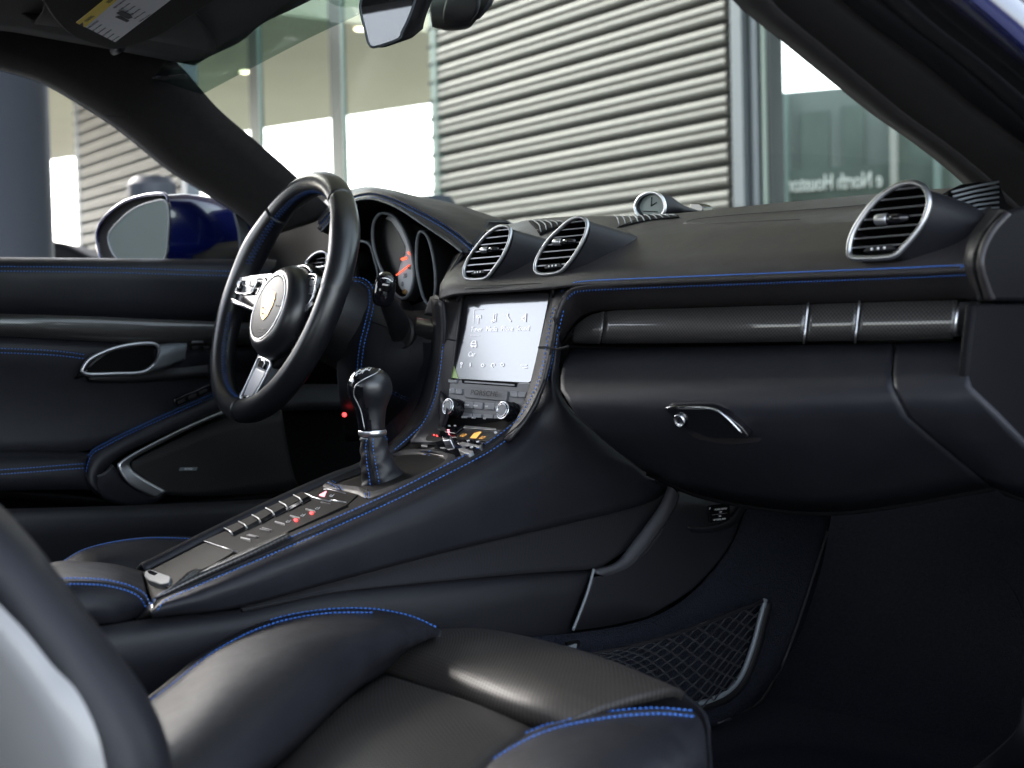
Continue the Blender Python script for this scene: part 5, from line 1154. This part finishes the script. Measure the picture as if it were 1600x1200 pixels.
surf('pillar_outer', [[P(x,y,x=.775) for x,y in b5], [P(x,y,x=.74)+Vector((-.01,.16,.02)) for x,y in b5], [P(x,y,x=.62)+Vector((0,.14,.0)) for x,y in E[0][0][::2]+[(1650,400),(1650,400)]]], M['blue_paint'], body, n=30, m=4)
# windshield and its shade band
hdr = [P(255,80,x=-.61)]+hd[0:1]+hd[2:3]+hd[4:5]+[Vector((0,-.03,1.165)),Vector((.35,-.13,1.16)),Vector((.56,-.2,1.10))]
hdr = [Vector((-.62,-.06,1.13)),hd[0]+Vector((0,.012,0)),hd[2]+Vector((0,.012,0)),hd[4]+Vector((0,.012,0)),hd[5]+Vector((0,.012,0)),Vector((.35,-.14,1.165)),Vector((.60,-.2,1.11))]
bas = [Vector((-.78,.52,.84)),Vector((-.62,.60,.84)),Vector((-.4,.68,.84)),Vector((-.2,.72,.84)),Vector((0.05,.73,.84)),Vector((.45,.62,.84)),Vector((.80,.42,.84))]
gm = [a.lerp(b, .5)+Vector((0, .03, .035)) for a, b in zip(hdr, bas)]
wsd = thing('windshield', 'green tinted windshield with darker shade band along its top edge', 'windshield', Vector((.05, .7, .84)))
surf('glass_pane', [hdr, gm, bas], M['windshield_glass'], wsd, n=40, m=12, key='ws', thick=0)
bd = [(262,172),(315,145),(400,100),(480,58),(560,20),(600,0),(680,-40)]
bh = [(240,120),(268,92),(330,60),(400,12),(470,-30),(560,-80),(640,-120)]
b_lo = [h[0] for h in hits(bd, 'ws', .003)]; b_hi = [h[0] for h in hits(bh, 'ws', .003)]
surf('shade_band', [b_hi, b_lo], M['band_glass'], wsd, n=30, m=6, thick=0)
fr = []; m = MB()
for i in range(150):
    for r_ in range(3):
        x = 1120+i*2.6+r_*1.3; t = (x-1120)/400; y = 326-t*30-r_*2.2
        h = hit(x, y, 'ws', -.001)
        if h: m.lathe([(.0006-.00013*r_, 0), (.0006-.00013*r_, .0002)], h[0], h[1], 5)
m.build('frit_dots', M['black'], wsd, kind='stuff')
# cabin enclosure
poly('rear_bulkhead', [Vector((-.78,-1.15,.2)),Vector((.70,-1.15,.2)),Vector((.68,-1.15,.80)),Vector((-.68,-1.15,.80))], M['black'], body, .02)
poly('rear_window', [Vector((-.60,-1.16,.80)),Vector((.60,-1.16,.80)),Vector((.52,-1.12,1.08)),Vector((-.52,-1.12,1.08))], M['gauge_glass'], body, .004)
poly('firewall', [Vector((-.78,.95,.2)),Vector((.78,.95,.2)),Vector((.78,.76,.84)),Vector((-.78,.76,.84))], M['black'], body, .02)
MB().abox(-.80, .76, -1.15, .95, .17, .20).build('floor_pan', M['black'], body, smooth=False)
MB().abox(.70, .80, -1.15, .95, .17, .33).build('door_sill', M['plastic'], body, smooth='auto', bev=.015)
MB().abox(.76, .82, .12, 1.0, .20, .80).build('front_wing', M['blue_paint'], body, smooth='auto', bev=.02)
MB().abox(-.86, -.79, -1.15, 1.0, .20, .80).build('outer_door_skin', M['blue_paint'], body, smooth='auto', bev=.02)
surf('bonnet', [[Vector((x,.76,.835-.03*abs(x))) for x in (-.8,-.4,0,.4,.8)],[Vector((x,1.3,.80-.04*abs(x))) for x in (-.8,-.4,0,.4,.8)],[Vector((x,1.9,.68-.06*abs(x))) for x in (-.75,-.4,0,.4,.75)],[Vector((x,2.1,.5)) for x in (-.7,-.35,0,.35,.7)]], M['blue_paint'], body, n=24, m=6, thick=.01)
surf('rear_quarter', [[Vector((.72,-.95,.3)),Vector((.75,-1.15,.3)),Vector((.78,-1.6,.35))],[Vector((.70,-.95,.85)),Vector((.76,-1.15,.85)),Vector((.8,-1.6,.85))],[Vector((.62,-.95,1.10)),Vector((.60,-1.15,1.08)),Vector((.5,-1.6,1.0))]], M['blue_paint'], body, n=16, m=6, inner=False)
# ============================================================ interior mirror and camera pod
im = thing('interior_mirror', 'rear view mirror with pale reflection hanging from the top of the windshield', 'rear view mirror', P(640, 0, x=.03))
def ip(l, x): return [P(a, b, x=x) for a, b in l]
g0 = [(563,14),(566,-4),(585,-40),(640,-50),(652,-20),(642,20),(628,50),(622,61),(588,73),(577,70),(570,45)]
io = P(605, 20, x=-.02); inn = Vector((.31, -.93, -.155)).normalized()
G0 = [PP(x, y, io, inn) for x, y in g0]; gc = sum(G0, Vector())/len(G0)
C_ = cr(G0, 60, True)
MB().prism(C_, inn, .003).build('mirror_glass', M['mirror_glass'], im, smooth=False)
MB().tube(C_, .0016, 8, True).build('glass_edge', M['frame_grey'], im)
tg = P(668, 10, x=.03)
surf('mirror_case', [C_, [gc+(p-gc)*1.04-inn*.008 for p in C_], [gc+(p-gc)*1.02+(tg-gc)*.35 for p in C_], [gc+(p-gc)*.80+(tg-gc)*.62 for p in C_], [gc+(p-gc)*.4+(tg-gc)*.8 for p in C_]], M['plastic'], im, n=60, m=4, closed=True, thick=0)
cp = thing('sensor_pod', 'black rain sensor pod on the windshield just right of the interior mirror', 'sensor housing', P(720, 0, y=.03))
surf('pod_shell', [rowp([(678,-50),(720,-60),(780,-40)],.03), rowp([(670,-10),(715,-20),(772,-10)],.0), rowp([(672,25),(710,20),(752,20)],-.005), rowp([(676,43),(705,46),(738,40)],.01), rowp([(690,47),(706,48.5),(728,46)],.05)], M['plastic'], cp, n=24, m=6, thick=.006)
surf('pod_cover', [rowp([(702,-20),(725,-25),(748,-20)],-.02), rowp([(692,20),(715,15),(745,15)],-.022), rowp([(693,36),(712,40),(734,36)],-.012)], M['soft_plastic'], cp, n=16, m=5)
# ============================================================ lower console, footwell
lc = thing('tunnel_trim', 'dark tunnel side trim with woven mesh insert below the console on the passenger side', 'trim panel', P(700, 950, x=.19))
def X(l, x): return [P(a, b, x=x) for a, b in l]
surf('mesh_insert', [X([(372,950),(520,909),(700,861),(870,821),(960,797),(1048,765)],.176), X([(376,950),(525,918),(700,882),(860,852),(930,843),(1008,835)],.174), X([(380,951),(500,928),(650,912),(800,898),(870,893),(936,889)],.176)], M['mesh_cloth'], lc, n=50, m=8, thick=.004)
surf('lower_trim', [X([(120,985),(240,966),(378,951),(500,926),(650,910),(800,896),(926,889)],.172), X([(130,998),(245,978),(382,961),(505,938),(650,922),(800,908),(922,903)],.182), X([(150,1040),(250,1025),(390,1000),(520,970),(660,960),(800,955),(908,946)],.178), X([(160,1110),(260,1110),(400,1070),(540,1040),(670,1020),(790,1012),(894,986)],.165), X([(160,1200),(260,1200),(400,1180),(540,1150),(670,1120),(770,1060),(890,1010)],.150)], M['soft_plastic'], lc, n=60, m=6, key='low', thick=.005)
MB().tube(cr(X([(928,889),(918,925),(905,960),(895,985)],.197), 20), .0018, 8).build('trim_edge', M['frame_grey'], lc)
surf('bracket', [X([(1044,757),(1030,790),(990,845),(962,878),(928,889)],.190), X([(1053,764),(1042,795),(1002,852),(975,880),(935,896)],.198), X([(1062,774),(1052,800),(1012,858),(985,888),(945,903)],.190)], mat('bracket_grey', (.055,.056,.066), .6, bump='noise', bscale=1300, bdist=.0003), lc, n=30, m=5)
surf('footwell_panel', [X([(1058,768),(1110,770),(1165,780)],.186), X([(1020,850),(1090,850),(1142,850)],.192), X([(960,895),(1030,905),(1085,918)],.192), X([(928,900),(970,930),(1015,962)],.192), X([(900,985),(950,978),(1010,964)],.188)], M['soft_plastic'], lc, n=30, m=8, key='fwp', thick=.004)
poly('outlet_plate', inset_round(X([(1107,790),(1140,786),(1141,812),(1109,817)],.194), .12), M['gloss_black'], lc, .002)
BV['outlet'] = [BVHTree.FromPolygons([tuple(p) for p in X([(1000,700),(1250,700),(1250,900),(1000,900)],.1945)], [(0,1,2,3)])]
for s, px, py, sz in (('POWER OUTLET',1126,795.5,.0032),('12V',1125.5,800,.0030),('20A',1124.5,806.5,.0028),('UP TO/TILL 250W',1124,811.5,.0030)): ptext('outlet_text', s, px, py, (20,-2.2), 'outlet', M['white_print'], lc, sz, off=.0006)
MB().tube(X([(1113,804.7),(1136,801.5)],.195), .00025, 5).build('outlet_line', M['grey_print'], lc); MB().tube(X([(1108.5,796),(1109.7,793)],.195), .0005, 5).build('outlet_line', M['white_print'], lc)
surf('outlet_surround', [X([(1075,825),(1105,826),(1140,815),(1162,785)],.196), X([(1080,832),(1110,834),(1148,820),(1172,786)],.190)], M['soft_plastic'], lc, n=16, m=3)
# floor
fl = thing('floor_carpet', 'near black carpet covering the passenger footwell and tunnel', 'carpet', (.4, .3, .2))
surf('tunnel_carpet', [X([(700,1000),(890,990),(1015,966),(1088,922),(1145,852),(1170,790)],.187), [P(720,1150,x=.187),P(960,1060,x=.20),P(1080,1040,x=.21),P(1170,980,x=.21),P(1220,900,x=.21),P(1240,800,x=.21)], [P(740,1300,x=.19),P(1000,1160,x=.215),P(1150,1120,x=.225),P(1235,1020,x=.225),P(1280,900,x=.225),P(1300,800,x=.225)]], M['carpet'], fl, n=40, m=8, key='tun')
surf('floor_mat', [[Vector((x,-.6,.235)) for x in (-.05,.25,.5,.72)],[Vector((x,.2,.232)) for x in (-.05,.25,.5,.72)],[Vector((x,.55,.24)) for x in (-.05,.25,.5,.72)],[Vector((x,.85,.48)) for x in (-.05,.25,.5,.72)],[Vector((x,.93,.7)) for x in (-.05,.25,.5,.72)]], M['carpet'], fl, n=40, m=10, key='mat')
MB().tube([h[0] for h in hits(pxcurve([(1292,830),(1270,900),(1240,990),(1212,1060),(1180,1105),(1120,1130)], 20), ['mat','tun'], .001)], .002, 6).build('mat_edge', M['soft_plastic'], fl)
MB().tube([h[0] for h in hits(pxcurve([(1540,880),(1580,920),(1602,980),(1600,1080),(1580,1180)], 20), ['mat'], .0005)], .0012, 6).build('mat_edge', M['carpet'], fl)
surf('sill_trim', [[P(1600,1090,x=.70),P(1590,1140,x=.70),P(1540,1190,x=.66),P(1500,1220,x=.64)],[P(1640,1130,x=.72),P(1640,1180,x=.72),P(1600,1230,x=.68),P(1560,1240,x=.66)]], M['cap_leather'], fl, n=14, m=4)
# net
nt_ = thing('storage_net', 'black elastic storage net on the passenger side of the tunnel', 'storage net', P(1050, 1080, x=.22))
bar = [(1196,936),(1188,965),(1176,1010),(1160,1052),(1140,1078),(1110,1094),(1070,1104)]
MB().tube(cr(X(bar, .232), 40), [.0034]*41, 10).build('frame_bar', M['frame_grey'], nt_)
MB().tube(cr(X([(x+4,y+4) for x, y in bar], .226), 40), .007, 8).build('frame_base', M['rubber'], nt_)
poly('anchor_clip', inset_round(X([(889,1010),(903,1005),(896,1030),(884,1034)],.225), .2), M['frame_grey'], nt_, .008, bev=.0015)
poly('anchor_slot', inset_round(X([(886,1004),(906,1000),(907,1010),(888,1014)],.222), .2), M['black'], nt_, .004, bev=.0015)
tl = [(895,1024),(930,1022),(990,1010),(1060,990),(1130,965),(1192,940)]
bl = [(895,1030),(960,1066),(1020,1098),(1060,1112),(1100,1104),(1150,1066)]
TLp = cr([Vector((a, b, 0)) for a, b in tl], 60); BLp = cr([Vector((a, b, 0)) for a, b in bl], 60)
MB().tube([P(v.x, v.y, x=.236) for v in TLp], .0016, 6).build('top_cord', M['plastic'], nt_); MB().tube([P(v.x, v.y-2.5, x=.236) for v in TLp], .0010, 6).build('top_cord', M['plastic'], nt_)
m = MB(); NR = 13
for r_ in range(NR):
    f = (r_+.5)/NR; pts = []; pt2 = []
    nn_ = 240
    for i in range(nn_+1):
        t = i/nn_*60; a = int(min(59, t)); q = t-a
        p0 = TLp[a].lerp(TLp[a+1], q); p1 = BLp[a].lerp(BLp[a+1], q); hgt = (p1-p0).length
        v = p0.lerp(p1, f+ (.40/NR)*sin(i*2*pi/20+(pi if r_ % 2 else 0)))
        pts.append(P(v.x, v.y, x=.236+.003*sin(i*.37+r_)))
        v = p0.lerp(p1, f+(.40/NR)*sin(i*2*pi/20+(pi if r_ % 2 else 0))+.18/NR); pt2.append(P(v.x, v.y, x=.238))
    m.tube(pts, .00085, 4); m.tube(pt2, .0005, 4)
m.build('net_cords', M['net_cord'], nt_, kind='stuff')
# ============================================================ passenger seat
ps = thing('passenger_seat', 'black perforated leather passenger seat with blue double seams in the foreground', 'car seat', P(700, 1190, z=.25))
def Z(l): return [P(a, b, z=z) for a, b, z in l]
SL = M['dash_leather']
surf('inner_bolster', [Z([(215,1110,0.439),(262,1070,0.449),(335,1012,0.461),(415,972,0.469),(500,953,0.474),(580,950,0.471),(640,961,0.464),(690,982,0.449)]),
   Z([(225,1115,0.449),(285,1075,0.459),(355,1020,0.470),(430,983,0.477),(510,962,0.481),(585,960,0.477),(640,972,0.468),(688,988,0.452)]),
   Z([(235,1180,0.462),(330,1110,0.472),(400,1060,0.477),(470,1025,0.480),(540,1005,0.477),(600,1000,0.470),(645,1000,0.459),(685,994,0.446)]),
   Z([(270,1240,0.454),(380,1180,0.454),(450,1130,0.456),(510,1085,0.456),(555,1055,0.452),(595,1035,0.444),(635,1015,0.439),(675,998,0.432)]),
   Z([(300,1290,0.426),(410,1215,0.421),(470,1165,0.419),(525,1110,0.419),(560,1080,0.418),(598,1058,0.414),(635,1030,0.414),(670,1005,0.411)])], M['leather'], ps, n=60, m=8, key='ib', thick=.008)
bs = [(232,1088),(262,1066),(335,1010),(415,971),(500,953),(580,951),(640,962),(682,980)]
stitches('stitching', [[(x,y+1) for x,y in bs], [(x+3,y+7) for x,y in bs[:6]]], ['ib'], M['stitch'], ps, step=7.0, r=.0006, off=.0006, ln=.65)
surf('bolster_side', [Z([(210,1112,0.436),(262,1072,0.447),(335,1014,0.459),(415,974,0.467),(500,955,0.471),(580,952,0.468),(640,962,0.461),(690,983,0.446)]), [p+Vector((-.03,0,-.14)) for p in Z([(210,1112,0.436),(262,1072,0.447),(335,1014,0.459),(415,974,0.467),(500,955,0.471),(580,952,0.468),(640,962,0.461),(690,983,0.446)])]], M['leather'], ps, n=40, m=4, key='ibs')
surf('cushion', [Z([(400,1250,0.408),(440,1165,0.412),(500,1110,0.415),(560,1072,0.418),(594,1052,0.419)]),
   Z([(450,1260,0.422),(500,1180,0.426),(560,1135,0.428),(620,1100,0.428),(660,1072,0.426)]),
   Z([(560,1290,0.422),(620,1210,0.428),(670,1165,0.430),(720,1128,0.430),(745,1100,0.426)]),
   Z([(700,1300,0.415),(760,1220,0.420),(800,1180,0.422),(830,1160,0.422),(850,1145,0.418)])], M['perforated'], ps, n=40, m=10, thick=.008)
surf('thigh_roll', [Z([(590,1054,.405),(660,1080,.406),(740,1107,.407),(800,1130,.407),(862,1152,.405)]),
   Z([(589,1048,.417),(660,1072,.420),(740,1101,.421),(805,1124,.421),(868,1146,.418)]),
   Z([(598,1038,.427),(668,1059,.431),(748,1087,.433),(816,1112,.433),(878,1136,.429)]),
   Z([(622,1018,.434),(694,1036,.439),(778,1060,.442),(850,1085,.442),(918,1112,.437)]),
   Z([(655,996,.436),(730,1005,.443),(824,1026,.446),(912,1052,.446),(1000,1085,.440)]),
   Z([(685,983,.428),(755,984,.436),(850,1003,.441),(950,1033,.442),(1052,1074,.437)]),
   Z([(690,982,.39),(760,983,.40),(858,1004,.41),(960,1036,.415),(1070,1082,.41)])], M['perforated'], ps, n=60, m=8, thick=.008, key='roll')
surf('outer_bolster', [Z([(700,1260,.395),(740,1200,.402),(800,1155,.412),(860,1128,.420),(940,1112,.427),(1020,1106,.430),(1075,1110,.428),(1092,1118,.42)]),
   Z([(720,1265,.42),(765,1207,.428),(820,1165,.436),(880,1138,.442),(955,1122,.445),(1030,1116,.442),(1082,1120,.432),(1100,1135,.415)]),
   Z([(780,1300,.45),(840,1250,.455),(890,1210,.458),(950,1185,.458),(1010,1165,.453),(1060,1155,.444),(1095,1158,.43),(1104,1165,.41)]),
   Z([(900,1350,.44),(960,1310,.44),(1000,1270,.44),(1040,1240,.435),(1070,1220,.43),(1090,1210,.42),(1104,1210,.40),(1106,1220,.38)])], M['leather'], ps, n=60, m=8, thick=.008, key='ob')
os_ = [(700,1232),(735,1203),(800,1160),(860,1133),(940,1116),(1020,1109),(1082,1113)]
stitches('stitching', [[(x,y-1) for x,y in os_], [(x+3,y+8) for x,y in os_]], ['ob','roll'], M['stitch'], ps, step=8.5, r=.00072, off=.0008, ln=.65)
seam('seam', [(x+1,y+3.5) for x,y in os_], ['ob','roll'], M['groove'], ps, r=.0012)
surf('seat_base', [Z([(690,984,.42),(860,1006,.42),(960,1038,.42),(1085,1100,.40),(1104,1170,.38),(1104,1260,.38)]), [p+Vector((0,0,-.15)) for p in Z([(690,984,.42),(860,1006,.42),(960,1038,.42),(1085,1100,.40),(1104,1170,.38),(1104,1260,.38)])]], M['leather'], ps, n=40, m=4)
# backrest edge close to the lens
ed = [(-60,735),(0,790),(52,846),(98,905),(145,968),(192,1030),(232,1090),(260,1155),(278,1260)]
md = [(-60,885),(0,946),(42,990),(82,1040),(120,1080),(150,1140),(165,1200),(175,1260),(180,1320)]
def dd_(l, d): return [P(a, b, d=d) for a, b in l]
E1 = dd_(ed, .84); E2 = dd_([( a*.6+c*.4, b*.6+d_*.4) for (a,b),(c,d_) in zip(ed, md)], .80); E3 = dd_(md, .79)
surf('backrest_edge', [dd_(ed,.96), dd_(ed,.90), dd_(ed,.85), dd_([(a-8,b+10) for a,b in ed],.825), E2, E3], M['leather'], ps, n=40, m=6, thick=.01)
md2 = [(-60,900),(0,958),(38,1000),(75,1050),(105,1100),(130,1150),(143,1205),(152,1260),(158,1320)]
surf('backrest_shell', [E3, [p-FW*.012 for p in dd_(md2, .79)], dd_([(x-50, y+45) for x, y in md2], .80), dd_([(x-160, y+150) for x, y in md2], .83), dd_([(x-420, y+380) for x, y in md2], .90)], M['grey_shell'], ps, n=40, m=8, thick=.01)
# ============================================================ driver seat corner
ds = thing('driver_seat', 'side bolster of the driver seat with one blue seam beyond the armrest', 'car seat', (-.3, -.4, .25))
def D(l): return [P(a, b, x=c) for a, b, c in l]
surf('side_bolster', [D([(60,905,-.16),(96,878,-.16),(130,858,-.165),(180,845,-.17),(240,838,-.17),(310,840,-.165),(360,860,-.15)]),
   D([(70,915,-.12),(110,890,-.12),(150,868,-.12),(200,858,-.12),(250,855,-.12),(300,860,-.12),(350,880,-.11)]),
   D([(80,940,-.09),(120,930,-.09),(160,920,-.08),(210,910,-.08),(250,905,-.08),(300,900,-.08),(340,900,-.08)]),
   [p+Vector((0,0,-.08)) for p in D([(80,940,-.09),(120,930,-.09),(160,920,-.08),(210,910,-.08),(250,905,-.08),(300,900,-.08),(340,900,-.08)])]], M['leather'], ds, n=40, m=6, key='dsb', thick=.006)
stitches('stitching', [[(95,880),(130,860),(180,847),(240,841),(312,843)]], ['dsb'], M['stitch'], ds, step=5, r=.0006)
surf('cushion', [[Vector((-.17,-.55,.40)),Vector((-.35,-.55,.38)),Vector((-.55,-.55,.40))],[Vector((-.17,-.2,.43)),Vector((-.35,-.2,.41)),Vector((-.55,-.2,.43))],[Vector((-.17,-.1,.38)),Vector((-.35,-.08,.37)),Vector((-.55,-.1,.38))]], M['leather'], ds, n=12, m=6)

rows = []
for z, y, w_, d_ in ((.42,-.60,.23,.05),(.55,-.64,.25,.07),(.75,-.70,.25,.065),(.92,-.75,.21,.055),(1.00,-.775,.12,.05),(1.06,-.79,.11,.05),(1.10,-.80,.05,.03)):
    rows.append([Vector((-.35+w_*cos(t), y+d_*sin(t)+.035*abs(cos(t))**3, z)) for t in [2*pi*i/20 for i in range(20)]])
surf('backrest', rows, M['leather'], ds, n=48, m=5, closed=True, thick=0)
poly('b_pillar', [Vector((-.70,-.80,.80)),Vector((-.70,-1.15,.80)),Vector((-.60,-1.15,1.08)),Vector((-.62,-.80,1.10))], M['alcantara'], body, .02)
sec = [P(1120,-40,x=.585), P(1160,-40,x=.60), P(1225,-40,x=.63), P(1270,-40,x=.665), P(1330,-40,x=.69), P(1375,-40,x=.715), P(1412,-40,x=.735), P(1462,-40,x=.775)]
def rail(y, z, dx=0): return [Vector((x+dx, y, z+h)) for x, h in zip((.50,.53,.56,.60,.63,.66,.68,.71), (.0,-.012,-.02,-.018,-.008,.006,.022,.045))]
st = [sec, rail(-.33, 1.115), rail(-.60, 1.14), rail(-1.15, 1.09)]
surf('roof_rail', st, M['alcantara'], body, n=30, m=8, thick=.01)
surf('roof_panel', [[Vector((x, y, z-.06*abs(x)**3+.03)) for x in (-.70,-.4,0,.4,.70)] for y, z in ((-.20,1.17),(-.45,1.205),(-.80,1.20),(-1.15,1.15),(-1.5,1.05))], M['blue_paint'], body, n=24, m=6, thick=.006)
